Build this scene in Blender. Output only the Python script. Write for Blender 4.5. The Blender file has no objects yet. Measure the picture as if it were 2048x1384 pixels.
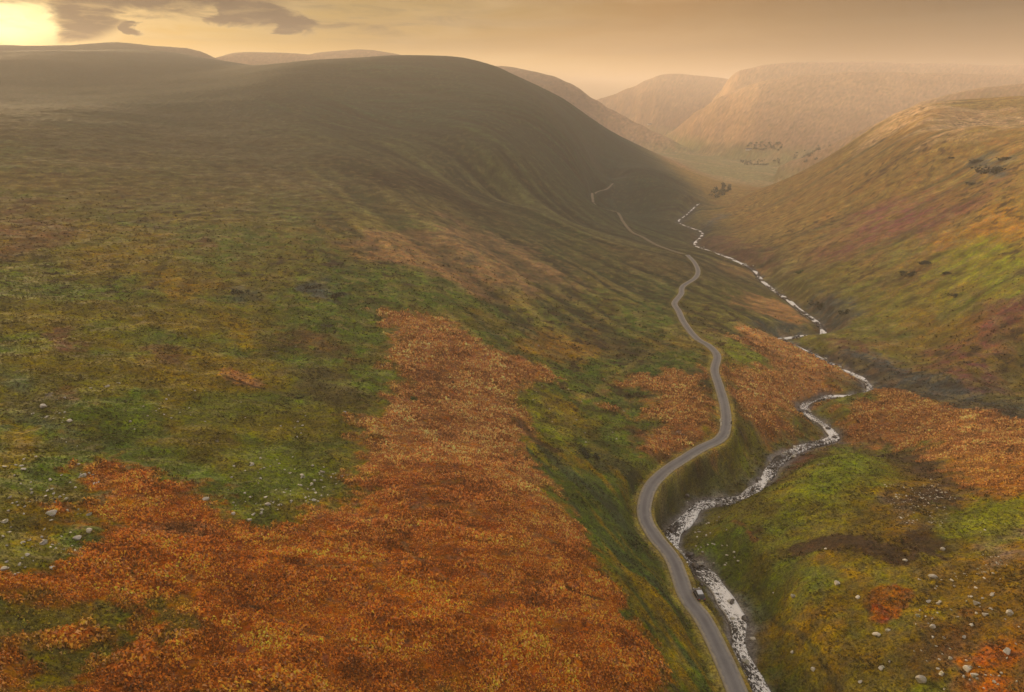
import bpy, math, random
import numpy as np
from math import radians, sin, cos, tan, atan, atan2, pi
rng = np.random.default_rng(7)
random.seed(7)
sc = bpy.context.scene
C = sc.collection

# ------------------------------------------------------------------ camera
PITCH = radians(19.95)
FP = 1384.0                       # focal length in photo pixels (photo 2048 x 1384)
cam_d = bpy.data.cameras.new('camera')
cam_d.sensor_width = 36.0
cam_d.lens = 36.0 * FP / 2048.0
cam_d.clip_start = 1.0
cam_d.clip_end = 60000.0
cam = bpy.data.objects.new('camera', cam_d)
C.objects.link(cam)
cam.location = (0, 0, 0)
cam.rotation_euler = (pi/2 - PITCH, 0, 0)
sc.camera = cam

# ------------------------------------------------------------------ light
SUN_AZ, SUN_EL = radians(-37.0), radians(5.6)      # azimuth from +Y towards +X
world = bpy.data.worlds.new("World"); sc.world = world
world.use_nodes = True
EXPOSURE = 0.5
sun_d = bpy.data.lights.new('sun', 'SUN')
sun_d.energy = 5.0; sun_d.angle = radians(4.0); sun_d.color = (1.0, 0.70, 0.38)
sun = bpy.data.objects.new('sun', sun_d); C.objects.link(sun)
sun.rotation_euler = (pi/2 - SUN_EL, 0, pi - SUN_AZ)   # points away from the sun
sc.view_settings.view_transform = 'Standard'
sc.view_settings.look = 'None'
sc.view_settings.exposure = EXPOSURE
sc.view_settings.gamma = 1.0
sc.cycles.use_denoising = True
sc.cycles.max_bounces = 6
sc.cycles.volume_bounces = 1

class NT:
    """small helper for node trees"""
    def __init__(s, nt):
        s.nt = nt; nt.nodes.clear()
    def n(s, t, **kw):
        nd = s.nt.nodes.new(t)
        for k, v in kw.items():
            if k == 'ins':
                for kk, vv in v.items():
                    if isinstance(vv, bpy.types.NodeSocket): s.nt.links.new(vv, nd.inputs[kk])
                    else: nd.inputs[kk].default_value = vv
            else: setattr(nd, k, v)
        return nd
    def math(s, op, a, b=0.0, c=0.0, clamp=False):
        return s.n('ShaderNodeMath', operation=op, use_clamp=clamp, ins={0: a, 1: b, 2: c}).outputs[0]
    def mix(s, f, a, b, mode='MIX'):
        nd = s.n('ShaderNodeMix', data_type='RGBA', blend_type=mode)
        for k, v in ((0, f), (6, a), (7, b)):
            if isinstance(v, bpy.types.NodeSocket): s.nt.links.new(v, nd.inputs[k])
            else: nd.inputs[k].default_value = (v if k == 0 else (*v, 1) if len(v) == 3 else v)
        return nd.outputs[2]
    def noise(s, vec, scale, detail=4, rough=0.55, dist=0.0, w=None):
        nd = s.n('ShaderNodeTexNoise', ins={'Vector': vec, 'Scale': scale, 'Detail': detail, 'Roughness': rough, 'Distortion': dist})
        return nd.outputs[0]
    def ramp(s, f, stops, interp='LINEAR'):
        nd = s.n('ShaderNodeValToRGB', ins={0: f}); r = nd.color_ramp; r.interpolation = interp
        while len(r.elements) < len(stops): r.elements.new(0.5)
        for e, (p, c) in zip(r.elements, stops):
            e.position = p; e.color = (*c, 1) if len(c) == 3 else c
        return nd.outputs[0]
    def mapr(s, v, a, b, c=0.0, d=1.0, smooth=False):
        nd = s.n('ShaderNodeMapRange', clamp=True, ins={0: v, 1: a, 2: b, 3: c, 4: d})
        if smooth: nd.interpolation_type = 'SMOOTHSTEP'
        return nd.outputs[0]

w = NT(world.node_tree)
sky = w.n('ShaderNodeTexSky', sky_type='NISHITA', sun_disc=False, sun_elevation=SUN_EL, sun_rotation=SUN_AZ,
          air_density=1.0, dust_density=1.0, ozone_density=1.0)
dirv = w.n('ShaderNodeTexCoord').outputs['Generated']
sp = w.n('ShaderNodeSeparateXYZ', ins={0: dirv})
az = w.math('MULTIPLY', w.math('ARCTAN2', sp.outputs[0], sp.outputs[1]), 57.2958)      # degrees east of the valley line
el = w.math('MULTIPLY', w.math('ARCSINE', sp.outputs[2]), 57.2958)
low = w.ramp(w.mapr(az, -45, 45), [(0, (.80,.52,.20)), (.13, (1.75,1.25,.42)), (.22, (1.2,.82,.28)), (.38, (.62,.40,.15)), (.56, (.56,.33,.14)), (.75, (.30,.19,.105)), (1, (.18,.12,.08))])
mid = w.ramp(w.mapr(az, -45, 45), [(0, (.60,.40,.17)), (.18, (.72,.50,.19)), (.30, (.42,.33,.14)), (.45, (.36,.26,.115)), (.62, (.30,.165,.055)), (.85, (.075,.048,.025)), (1, (.05,.034,.02))])
top = (.58, .55, .53)
base = w.mix(w.mapr(el, .2, 6.0), low, mid)
base = w.mix(1.0, base, (.74, .64, .37), 'MULTIPLY')
base = w.mix(w.mapr(el, 7, 30, 0, 1, True), base, top)
# thin veils
cvv = w.n('ShaderNodeCombineXYZ', ins={0: w.math('MULTIPLY', az, .11), 1: w.math('MULTIPLY', el, .62), 2: 3.0}).outputs[0]
veil = w.noise(cvv, 1.0, 6, .55, .6)
base = w.mix(w.math('MULTIPLY', w.mapr(veil, .40, .68, 0, .35), w.mapr(az, -5, 25, 1, .12)), base, (.46, .33, .18))
cv2 = w.n('ShaderNodeCombineXYZ', ins={0: w.math('MULTIPLY', az, .05), 1: w.math('MULTIPLY', el, 1.1), 2: 9.0}).outputs[0]
base = w.mix(w.mapr(w.noise(cv2, 1.0, 4, .5, .3), .45, .7, 0, .22), base, (.15, .10, .06))
# cloud bank over the left hill
cn = w.noise(w.n('ShaderNodeCombineXYZ', ins={0: w.math('MULTIPLY', az, .30), 1: w.math('MULTIPLY', el, .95), 2: 1.0}).outputs[0], 1.0, 8, .58, .5)
cn = w.math('SUBTRACT', cn, .5)
def sum_(*a):
    r = a[0]
    for b in a[1:]: r = w.math('ADD', r, b)
    return r
azw = w.math('MULTIPLY_ADD', cn, 5.0, az); elw = w.math('MULTIPLY_ADD', cn, 2.6, el)
def ell(ca, ce, ra, re, rot=0.0):
    """soft ellipse round a sky direction, in degrees; >0 inside"""
    da = w.math('SUBTRACT', azw, ca); de = w.math('SUBTRACT', elw, ce)
    if rot:
        c_, s_ = cos(rot), sin(rot)
        da, de = (sum_(w.math('MULTIPLY', da, c_), w.math('MULTIPLY', de, s_)), sum_(w.math('MULTIPLY', da, -s_), w.math('MULTIPLY', de, c_)))
    q = sum_(w.math('POWER', w.math('ABSOLUTE', w.math('DIVIDE', da, ra)), 2.0), w.math('POWER', w.math('ABSOLUTE', w.math('DIVIDE', de, re)), 2.0))
    return w.mapr(q, .35, 1.6, 1, 0, True)
dens_ = ell(-34, 6.6, 5.6, 1.6)
for e_ in (ell(-29.4, 5.0, 2.6, 1.75), ell(-25, 6.9, 10.5, 2.1), ell(-19.5, 5.7, 4.6, 1.05, -.12), ell(-16.3, 4.9, 2.0, .6, -.2), ell(-29, 8.5, 16, 2.2), ell(-26.7, 4.2, 1.3, .45)):
    dens_ = w.math('MAXIMUM', dens_, e_)
trail = w.noise(w.n('ShaderNodeCombineXYZ', ins={0: w.math('MULTIPLY', az, .16), 1: w.math('MULTIPLY_ADD', el, 1.15, w.math('MULTIPLY', az, .07)), 2: 5.0}).outputs[0], 1.0, 7, .6, .7)
trail = w.math('MULTIPLY', w.mapr(trail, .44, .66, 0, .85, True), w.math('MULTIPLY', w.mapr(el, 3.2, 5.0, 0, 1, True), w.mapr(az, -12, 4, 1, 0, True)))
dens_ = w.math('MAXIMUM', dens_, trail)
dens_ = w.math('MULTIPLY', dens_, w.mapr(w.noise(cvv, 3.0, 5, .6), .25, .5, .85, 1.0))
cloudc = w.mix(w.mapr(cn, -.2, .2), (.016, .012, .012), (.07, .047, .03))
glow = w.math('MULTIPLY', w.math('MULTIPLY', dens_, w.math('SUBTRACT', 1.0, dens_)), w.mapr(az, -34, -12, 3.2, .2))
base = w.mix(dens_, base, cloudc)
base = w.mix(w.math('MINIMUM', glow, .8), base, (.85, .58, .22))
# the sun's opening behind the cloud: a graded glow, cut by the cloud column
q_ = sum_(w.math('POWER', w.math('DIVIDE', w.math('SUBTRACT', azw, -34.2), 3.6), 2.0), w.math('POWER', w.math('DIVIDE', w.math('SUBTRACT', elw, 3.9), 1.5), 2.0))
hole = w.math('POWER', 2.718, w.math('MULTIPLY', q_, -1.1))
hole = w.math('MULTIPLY', hole, w.math('SUBTRACT', 1.0, w.math('MULTIPLY', ell(-29.2, 5.0, 2.1, 1.9), .95)))
base = w.mix(w.math('MULTIPLY', hole, .95), base, (1.6, 1.3, .62))
rim = w.mapr(el, 1.6, 3.6, 1, 0, True)                     # gold band low over the hills
base = w.mix(w.math('MULTIPLY', w.math('MULTIPLY', rim, w.mapr(az, -20, 22, .75, .0)), 1.0), base, (.98, .64, .22))
bg = w.n('ShaderNodeBackground', ins={'Color': base, 'Strength': 1.0})
bg2 = w.n('ShaderNodeBackground', ins={'Color': sky.outputs[0], 'Strength': 0.1})       # clear sky above the cloud sheet
ad = w.n('ShaderNodeMixShader', ins={0: .985, 1: bg2.outputs[0], 2: bg.outputs[0]})
w.n('ShaderNodeOutputWorld', ins={'Surface': ad.outputs[0]})


# ------------------------------------------------------------------ geometry helpers
CT, ST = cos(PITCH), sin(PITCH)
def px2as(u, v):
    """photo pixel -> (X/Y, Z/Y) of its ray"""
    yv = (692.0 - np.asarray(v, float)) / FP
    dy = CT + yv*ST
    return (np.asarray(u, float) - 1024.0)/FP/dy, (yv*CT - ST)/dy

# ---- numpy gradient noise
_perm = np.random.default_rng(3).permutation(256).astype(np.int32)
_ang = np.random.default_rng(4).uniform(0, 2*pi, 256).astype(np.float32)
_gx, _gy = np.cos(_ang), np.sin(_ang)
def perlin(x, y):
    xi = np.floor(x).astype(np.int32); yi = np.floor(y).astype(np.int32)
    xf = (x - xi).astype(np.float32); yf = (y - yi).astype(np.float32)
    def h(i, j): return _perm[(_perm[i & 255] + j) & 255]
    def g(i, j, dx, dy):
        k = h(i, j); return _gx[k]*dx + _gy[k]*dy
    u = xf*xf*xf*(xf*(xf*6-15)+10); v = yf*yf*yf*(yf*(yf*6-15)+10)
    n00 = g(xi, yi, xf, yf); n10 = g(xi+1, yi, xf-1, yf)
    n01 = g(xi, yi+1, xf, yf-1); n11 = g(xi+1, yi+1, xf-1, yf-1)
    a = n00 + u*(n10-n00); b = n01 + u*(n11-n01)
    return (a + v*(b-a))*1.5
def fbm(x, y, wl, oct=3, gain=0.5, off=0.0):
    s = 0; amp = 1.0
    for o in range(oct):
        s = s + amp*perlin(x/wl + 17.3*o + off, y/wl - 9.1*o + off*1.7)
        wl = wl*0.48; amp *= gain
    return s
def smooth(x, a, b):
    t = np.clip((x-a)/(b-a), 0, 1); return t*t*(3-2*t)

# ------------------------------------------------------------------ terrain: control points read off the place
#   (u, v, height of the ground there relative to the camera)  or  Y distance
CPZ = [
 # road
 (1460,1384,-85),(1385,1185,-87),(1290,1020,-90),(1330,940,-92),(1450,870,-95),(1435,760,-99),(1430,710,-101.5),
 (1390,670,-104),(1350,605,-110),(1395,540,-117),(1375,512,-121),(1262,460,-130),(1235,428,-135),(1190,398,-140),(1225,370,-147),
 # stream banks (bed is carved lower afterwards)
 (1560,1384,-88),(1480,1250,-91),(1400,1130,-94),(1352,1060,-96),(1425,1003,-98),(1520,975,-101),(1545,930,-103),(1600,893,-105),
 (1665,868,-107),(1612,808,-110),(1740,770,-112),(1640,712,-118),(1560,672,-122),(1640,650,-124),(1600,615,-129),(1550,575,-134),
 (1515,540,-138),(1400,485,-146),(1400,462,-150),(1358,440,-156),
 # foreground left slope
 (1000,1384,-70),(500,1384,-60),(0,1384,-51),(1250,1290,-76),(1150,1100,-76),(1050,930,-79),(1000,850,-82),
 (800,1100,-68),(400,1150,-59),(0,1120,-52),(700,950,-70),(350,950,-62),(0,900,-56),
 (1200,950,-86.5),(1240,1100,-85),(1180,850,-91),(1350,1290,-83.5),(1260,850,-93),(1380,860,-94.5),
 (1100,750,-88),(1250,760,-95),(1340,720,-99),(950,700,-80),(800,750,-74),(600,800,-69),(400,800,-64),(150,800,-58),
 (1100,640,-92),(1250,650,-101),(900,600,-78),(700,620,-70),(500,650,-66),(250,650,-60),(0,650,-55),
 (1150,540,-97),(1000,480,-86),(1250,560,-108),(800,480,-69),(600,500,-63),(350,520,-59),(100,500,-54),
 (1250,480,-122),(1150,440,-112),(1000,380,-84),
 # right side near
 (1700,1384,-84),(1900,1384,-78),(2048,1384,-74),(1600,1200,-85),(1800,1200,-80),(2048,1200,-73),
 (1450,1080,-93),(1560,1060,-89),(1720,1060,-83),(1900,1060,-79),(2048,1060,-75),
 (1540,985,-90.5),(1600,943,-89.5),(1640,918,-89.5),(1700,907,-90),(1780,935,-89),(1900,960,-83),(2048,950,-79),
 (1400,960,-99),(1480,900,-99),(1550,850,-103),(1550,760,-108),(1500,700,-108),
 (1700,830,-108),(1800,830,-104),(1900,850,-98),(2048,880,-91),
 (1770,775,-109),(1850,797,-104),(1950,822,-99),(2048,840,-95),
 (1450,620,-113),(1500,640,-116),(1450,560,-122),(1420,520,-130),
]
CPY = [   # (u, v, Y)
 (1000,260,820),(800,350,540),(800,250,830),(800,180,1060),(800,118,1290),(600,350,500),(600,250,740),(600,180,1000),(600,125,1290),
 (1000,138,1330),(1000,180,1150),(1060,170,1380),(1150,219,1430),(1150,300,1000),(1150,260,1200),(1250,284,1540),(1250,340,1220),(1330,315,1650),(1330,380,1080),
 (1400,340,1800),(1420,400,1180),(1000,320,690),(1150,370,830),(1070,420,600),
 (400,350,460),(400,250,720),(400,180,1050),(200,380,380),(0,400,330),(0,300,450),(0,225,620),(200,225,700),(200,170,1150),(400,140,1500),
 (0,140,1300),(0,104,1700),(200,100,1800),(330,103,1900),
 # right hill
 (1700,690,330),(1850,720,300),(2048,760,262),(1750,600,395),(1900,600,352),(2048,600,310),(1650,540,480),(1800,500,460),(2048,450,400),
 (1600,480,600),(1700,430,620),(1850,400,560),(2048,330,510),(1900,330,620),(1870,268,700),(1950,252,670),(2048,250,640),
 (1500,440,850),(1600,400,830),(1700,340,830),(1800,270,870),(1840,240,860),(1950,228,900),(2048,222,880),
 (1500,388,1120),(1600,345,1100),(1700,286,1060),(1780,235,1050),(1840,211,1040),(1950,199,1030),(2048,193,1010),
 (1450,415,1130),
]
HID = [  # hidden ground (X/Y, Y, Z) : behind crests
 (-.16,1900,25),(-.0,1900,0),(.06,2000,-60),(.12,2100,-120),(-.35,2300,40),(-.7,2600,60),(-.7,800,-12),(-.55,850,-8),
 (.30,1600,-185),(.40,1500,-188),(.50,1450,-180),(.60,1450,-150),(.72,1450,-110),(.9,1450,-70),
 (.64,780,-42),(.72,760,-40),(.72,330,-92),
 (.35,1900,-198),(.30,2500,-210),(.38,3000,-216),(.2,3500,-225),(.2,6000,-240),(.6,3000,-200),(.9,3000,-160),
 (-.9,5000,-60),(-.4,5000,-100),(0,5000,-200),(.5,6000,-230),(1,6000,-200),(-1,14000,-300),(0,14000,-300),(1,14000,-300),
 (-1.2,40,-42),(-1.2,130,-38),(-1.2,400,-20),(-1.2,1200,40),(1.2,60,-62),(1.2,120,-64),(1.2,300,-62),(1.2,700,-5),(1.2,1100,10),
 (0,22,-64),(-1,22,-48),(1,22,-78),(.62,200,-107),(.53,198,-108),(.42,175,-104),
]
_pa, _pq, _ps = [], [], []
for u, v, z in CPZ:
    a, s = px2as(u, v); _pa.append(a); _pq.append(math.log(z/s)); _ps.append(s)
for u, v, Y in CPY:
    a, s = px2as(u, v); _pa.append(a); _pq.append(math.log(Y)); _ps.append(s)
for a, Y, z in HID:
    _pa.append(a); _pq.append(math.log(Y)); _ps.append(z/Y)
_pa, _pq, _ps = map(np.array, (_pa, _pq, _ps))
KA = 1.6
def _phi(r2): return 0.5*r2*np.log(r2 + 1e-12)
def _rbf_fit():
    n = len(_pa); A = np.zeros((n+3, n+3))
    r2 = ((_pa[:, None]-_pa[None])*KA)**2 + (_pq[:, None]-_pq[None])**2
    A[:n, :n] = _phi(r2) + np.eye(n)*2e-4
    P = np.stack([np.ones(n), _pa, _pq], 1); A[:n, n:] = P; A[n:, :n] = P.T
    return np.linalg.solve(A, np.concatenate([_ps, [0, 0, 0]]))
_W = _rbf_fit()
# coarse evaluation, then bicubic look-up
CA = np.linspace(-1.4, 1.4, 241); CQ = np.linspace(math.log(18), math.log(16000), 321)
_ga, _gq = np.meshgrid(CA, CQ)          # [q, a]
_sg = np.full(_ga.shape, _W[-3]) + _W[-2]*_ga + _W[-1]*_gq
for i in range(len(_pa)):
    _sg += _W[i]*_phi(((_ga-_pa[i])*KA)**2 + (_gq-_pq[i])**2)
def bicubic(G, fx, fy):
    H, Wd = G.shape
    fx = np.clip(fx, 1, Wd-2.001); fy = np.clip(fy, 1, H-2.001)
    ix = fx.astype(np.int32); iy = fy.astype(np.int32); tx = fx-ix; ty = fy-iy
    def wts(t): return (-.5*t+t*t-.5*t**3, 1-2.5*t*t+1.5*t**3, .5*t+2*t*t-1.5*t**3, -.5*t*t+.5*t**3)
    wx, wy = wts(tx), wts(ty); r = 0
    for j in range(4):
        row = 0
        for i in range(4):
            row = row + wx[i]*G[np.clip(iy+j-1, 0, H-1), np.clip(ix+i-1, 0, Wd-1)]
        r = r + wy[j]*row
    return r
def near_z(x, y):
    a = x/y; q = np.log(y)
    return bicubic(_sg, (a-CA[0])/(CA[1]-CA[0]), (q-CQ[0])/(CQ[1]-CQ[0]))*y

# ---- far ridges: crest line (u, v) seen at distance Yc, slope in front / behind
RIDGES = [
 ([(1560,330),(1640,296),(1700,268),(1760,241),(1800,221),(1850,200),(1950,178),(2100,160),(2400,150)], 1850, .34, .3, 60),
 ([(1330,275),(1372,240),(1410,210),(1450,190),(1520,163),(1600,152),(1700,147),(1800,146),(2100,148),(2500,140)], 3300, .36, .3, 80),
 ([(1425,205),(1446,166),(1480,143),(1530,133),(1580,127),(1660,126),(1740,122),(1830,124),(1900,123),(1990,126),(2048,125),(2400,118)], 4100, .40, .3, 80),
 ([(1150,215),(1200,197),(1230,187),(1270,172),(1310,153),(1345,149),(1400,153),(1450,158),(1500,165),(1700,190)], 5000, .36, .3, 60),
 ([(-400,120),(-200,100),(0,96),(60,99),(150,95),(200,93),(240,90),(330,93),(385,97),(410,107),(450,120),(520,150),(600,200)], 2350, .25, .25, 60),
 ([(360,140),(430,112),(465,101),(500,98),(540,100),(600,104),(640,109),(700,125),(800,150)], 2700, .25, .25, 60),
 ([(560,130),(620,110),(660,106),(700,103),(730,104),(780,110),(900,140)], 2900, .25, .25, 60),
 ([(700,170),(850,140),(950,133),(1000,129),(1030,132),(1060,140),(1110,150),(1140,166),(1175,188),(1210,212),(1250,238),(1300,262),(1380,300)], 2700, .33, .3, 60),
]
def smax(a, b, k):
    h = np.clip(.5+.5*(a-b)/k, 0, 1); return b+(a-b)*h + k*h*(1-h)
def ridge_z(x, y):
    z = np.full(x.shape, -1e4)
    a = x/y
    for i, (pl, yc, kf, kb, w_) in enumerate(RIDGES):
        A_, S_ = px2as([p[0] for p in pl], [p[1] for p in pl])
        an = a + .0035*perlin(a*60+i*7.7, a*0+i*3.1)
        sc_ = (np.interp(an-.008, A_, S_)+2*np.interp(an, A_, S_)+np.interp(an+.008, A_, S_))/4
        end = np.clip(A_[0]-a, 0, None)*2.5 + np.clip(a-A_[-1], 0, None)*1.2*(1 if pl[-1][0] < 2000 else 0)
        d = yc*(1+.06*np.sin(a*9+i)) - y
        k = np.where(d > 0, kf, kb)
        zz = yc*(sc_-end) + 2.5*perlin(x/130., y/400.+i*5) - k*(np.sqrt(d*d+w_*w_)-w_)
        z = np.maximum(z, zz)
    return z
def base_z(x, y):
    x = np.asarray(x, float); y = np.asarray(y, float)
    z = near_z(x, y)
    far = y > 1500
    if np.any(far):
        zf = np.where(far, smax(ridge_z(x, np.maximum(y, 1500)), z, 14.0), z)
        t = smooth(y, 1500, 1750)
        z = z + (zf-z)*t
    return z
_Q = np.linspace(math.log(25), math.log(9000), 3500); _YQ = np.exp(_Q)
def hit(u, v, dz=0.0):
    """first ground point (x, y, z) on the ray through a photo pixel; dz raises or lowers the ground"""
    a, s = px2as(u, v)
    zz = base_z(a*_YQ, _YQ) + dz
    k = np.nonzero(zz/_YQ >= s)[0]
    if len(k) == 0: return None
    k = k[0]
    if k == 0: Y = _YQ[0]
    else:
        f0 = zz[k-1]/_YQ[k-1]-s; f1 = zz[k]/_YQ[k]-s
        Y = _YQ[k-1] + (_YQ[k]-_YQ[k-1])*(-f0)/(f1-f0)
    return np.array([a*Y, Y, s*Y])
def path(pxs, dz=0.0, step=1.5):
    P = np.array([hit(u, v, dz)[:2] for u, v in pxs])
    # Catmull-Rom in world
    Q = np.vstack([2*P[0]-P[1], P, 2*P[-1]-P[-2]]); out = []
    for i in range(1, len(Q)-2):
        p0, p1, p2, p3 = Q[i-1:i+3]
        n = max(2, int(np.linalg.norm(p2-p1)/step))
        t = np.linspace(0, 1, n, endpoint=False)[:, None]
        out.append(.5*((2*p1)+(-p0+p2)*t+(2*p0-5*p1+4*p2-p3)*t*t+(-p0+3*p1-3*p2+p3)*t**3))
    out.append(P[-1:]); return np.vstack(out)
def dist_path(x, y, P):
    """distance to a dense polyline and index of nearest point (chunked, only near points are exact)"""
    D = np.full(x.shape, 1e9); I = np.zeros(x.shape, np.int32)
    for c in range(0, len(P)-1, 24):
        seg = P[c:c+25]
        lo = seg.min(0)-40; hi = seg.max(0)+40
        m = np.nonzero((x > lo[0]) & (x < hi[0]) & (y > lo[1]) & (y < hi[1]))[0]
        if len(m) == 0: continue
        xm, ym = x[m], y[m]
        for k in range(len(seg)-1):
            ax, ay = seg[k]; bx, by = seg[k+1]-seg[k]
            L = bx*bx+by*by+1e-9
            t = np.clip(((xm-ax)*bx+(ym-ay)*by)/L, 0, 1)
            d = np.hypot(xm-ax-t*bx, ym-ay-t*by)
            b = d < D[m]
            mb = m[b]; D[mb] = d[b]; I[mb] = c+k
    return D, I
def smooth1(z, n, it=3):
    for _ in range(it):
        zp = np.pad(z, n, mode='edge'); k = np.ones(2*n+1)/(2*n+1); z = np.convolve(zp, k, mode='valid')
    return z

ROAD_PX = [(1490,1430),(1478,1384),(1440,1310),(1405,1235),(1375,1180),(1345,1130),(1310,1080),(1291,1035),(1290,1000),(1305,965),(1345,932),
           (1395,905),(1440,876),(1452,848),(1449,810),(1438,772),(1429,740),(1434,712),(1418,692),(1392,675),(1368,645),(1357,622),(1349,606),(1362,588),(1366,572),(1390,556),(1396,541),(1388,524),(1375,511)]
TRACK_PX = [(1376,512),(1330,497),(1290,478),(1262,462),(1246,443),(1235,428),(1205,416),(1186,400),(1188,390),(1215,378),(1226,366)]
STREAM_PX = [(1545,1430),(1520,1384),(1500,1345),(1478,1300),(1477,1250),(1455,1200),(1420,1155),(1372,1125),(1345,1093),(1350,1060),(1375,1035),(1395,1012),(1430,1003),(1480,998),
             (1515,978),(1535,950),(1562,915),(1610,893),(1655,880),(1668,870),(1650,850),(1625,835),(1607,815),(1622,800),(1660,793),(1715,789),(1740,778),(1728,760),(1700,745),
             (1660,725),(1620,705),(1570,682),(1560,676),(1600,674),(1640,668),(1646,657),(1625,637),(1600,620),(1575,598),(1550,582),(1525,562),(1513,545),(1490,528),(1450,512),(1405,497),(1390,487),(1403,472),(1400,462),(1358,444),(1375,425),(1400,408)]
BECK_PX = [(1740,772),(1800,786),(1870,806),(1950,830),(2060,862)]
road_p = path(ROAD_PX); track_p = path(TRACK_PX, step=4)
stream_p = path(STREAM_PX, dz=-4.0)
_sz = near_z(stream_p[:, 0], stream_p[:, 1])-4.0
# the tributary runs hidden behind its spur: laid in from ground distances
def pt(a, Y): return (a*Y, Y)
beck_w = np.array([tuple(stream_p[np.argmin(abs(stream_p[:, 1]-272)+abs(stream_p[:, 0]-stream_p[:, 1]*.56))]), pt(.62,262), pt(.69,248), pt(.78,232), pt(.9,215), pt(1.1,200)])
def dens(P, step=1.5):
    Q = np.vstack([2*P[0]-P[1], P, 2*P[-1]-P[-2]]); out = []
    for i in range(1, len(Q)-2):
        p0, p1, p2, p3 = Q[i-1:i+3]
        n = max(2, int(np.linalg.norm(p2-p1)/step)); t = np.linspace(0, 1, n, endpoint=False)[:, None]
        out.append(.5*((2*p1)+(-p0+p2)*t+(2*p0-5*p1+4*p2-p3)*t*t+(-p0+3*p1-3*p2+p3)*t**3))
    out.append(P[-1:]); return np.vstack(out)
beck_p = dens(beck_w)
def mono(z, n):
    z = smooth1(z, n)
    return np.minimum.accumulate(z)
road_z = smooth1(near_z(road_p[:, 0], road_p[:, 1]), 6)
track_z = smooth1(near_z(track_p[:, 0], track_p[:, 1]), 3)
stream_z = mono(_sz, 5)
beck_z = np.linspace(stream_z[np.argmin(np.hypot(*(stream_p-beck_p[0]).T))], near_z(beck_p[-1:, 0], beck_p[-1:, 1])[0]-14, len(beck_p))
ROAD_W, STREAM_W = 1.68, 2.6

# ------------------------------------------------------------------ the terrain grid
LOD = 1.0
qs = [math.log(22)]
while qs[-1] < math.log(9500):
    Y = math.exp(qs[-1])
    qs.append(qs[-1] + LOD*float(np.interp(Y, [60, 200, 1500, 4000], [.0021, .0026, .0050, .0075])))
GQ = np.array(qs); GA = np.linspace(-1.22, 1.22, int(1300/LOD))
gA, gQ = np.meshgrid(GA, GQ)
gY = np.exp(gQ).ravel(); gX = gA.ravel()*gY
NQ, NA = gA.shape
print('terrain', NQ, NA, NQ*NA)
gZ = base_z(gX, gY)
dR, iR = dist_path(gX, gY, road_p)
dT, iT = dist_path(gX, gY, track_p)
dS, iS = dist_path(gX, gY, stream_p)
dB, iB = dist_path(gX, gY, beck_p)

# side of the valley: -1 left slope, +1 right slope  (stream line as the divide)
_so = np.argsort(stream_p[:, 1]); 
sx_at = np.interp(gY, stream_p[_so, 1], smooth1(stream_p[_so, 0], 12))
side = smooth(gX-sx_at, -60, 90)
# streak coordinates: gullies and sheep trods run along dirL on the left slope, dirR on the right
def streak(x, y, d, wl_along, wl_across, off):
    n = math.hypot(*d); dx, dy = d[0]/n, d[1]/n
    al = x*dx+y*dy; ac = -x*dy+y*dx
    return perlin(al/wl_along+off, ac/wl_across-off)
DR = (.99, .06)
wx = gX + 3.5*perlin(gX/45, gY/45); wy = gY + 3.5*perlin(gX/45+50, gY/45+50)
def st3(d, k, o): return streak(wx, wy, d, 210*k, 15*k, 3.3+o)+.6*streak(wx, wy, d, 110*k, 6.5*k, 9.1+o)
_t1 = smooth(gY+.35*gX, 400, 560); _t2 = smooth(gY+.35*gX, 760, 1000)
stL = st3((.48, -.88), 1, 0)*(1-_t1)+st3((.68, -.73), 1.1, 5)*_t1*(1-_t2)+st3((.97, .2), 1.3, 8)*_t2
stR = streak(wx, wy, DR, 260, 22, 5.3)+.6*streak(wx, wy, DR, 120, 9, 2.1)
st = (stL*(1-side)*(.12+.88*smooth(gA.ravel(), -.42, -.12))+stR*side*.4)*(.45+.75*smooth(fbm(gX, gY, 130, 2, off=31), -.3, .5))
quiet = smooth(np.minimum(np.minimum(dR, dT), dS), 4, 30)        # little relief next to road and stream
far_amp = smooth(gY, 100, 600)
_gz = (1-side)*smooth(gA.ravel(), -.38, -.15)*smooth(gY, 230, 420)*(1-smooth(gY, 1000, 1500))
gul = streak(wx, wy, (.50, -.87), 300, 36, 12.5)*(1-_t1)+streak(wx, wy, (.72, -.69), 320, 48, 14.5)*_t1
gZ = gZ + quiet*(3.4*_gz*gul + 0.9*(1-.5*smooth(gY, 500, 900))*fbm(gX, gY, 60, 3) + far_amp*2.0*fbm(gX, gY, 210, 2, off=5) + st*(.40+.55*far_amp))
# fine ground roughness : tussocks and clumps
rough = .55*fbm(gX, gY, 13, 2, off=41)*quiet*(1-.8*smooth(gY, 250, 600)) + .34*fbm(gX, gY, 5.0, 2, off=11) + .13*fbm(gX, gY, 1.5, 2, .6, off=23)
gZ = gZ + rough*smooth(np.minimum(dR-2.5, dS-1), 0, 3)

# road bench: cut into the slope, verge on both sides
zr = road_z[iR]
t = 1-smooth(dR, 2.4, 6.5)
gZ = gZ*(1-t) + zr*t
gZ = gZ - (.10+.0006*gY)*(1-smooth(dR, ROAD_W-.1, ROAD_W+.6))
zt = track_z[iT]; t = 1-smooth(dT, 2.5, 8.0); t = t*(dR > 6); gZ = gZ*(1-t)+zt*t
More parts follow.
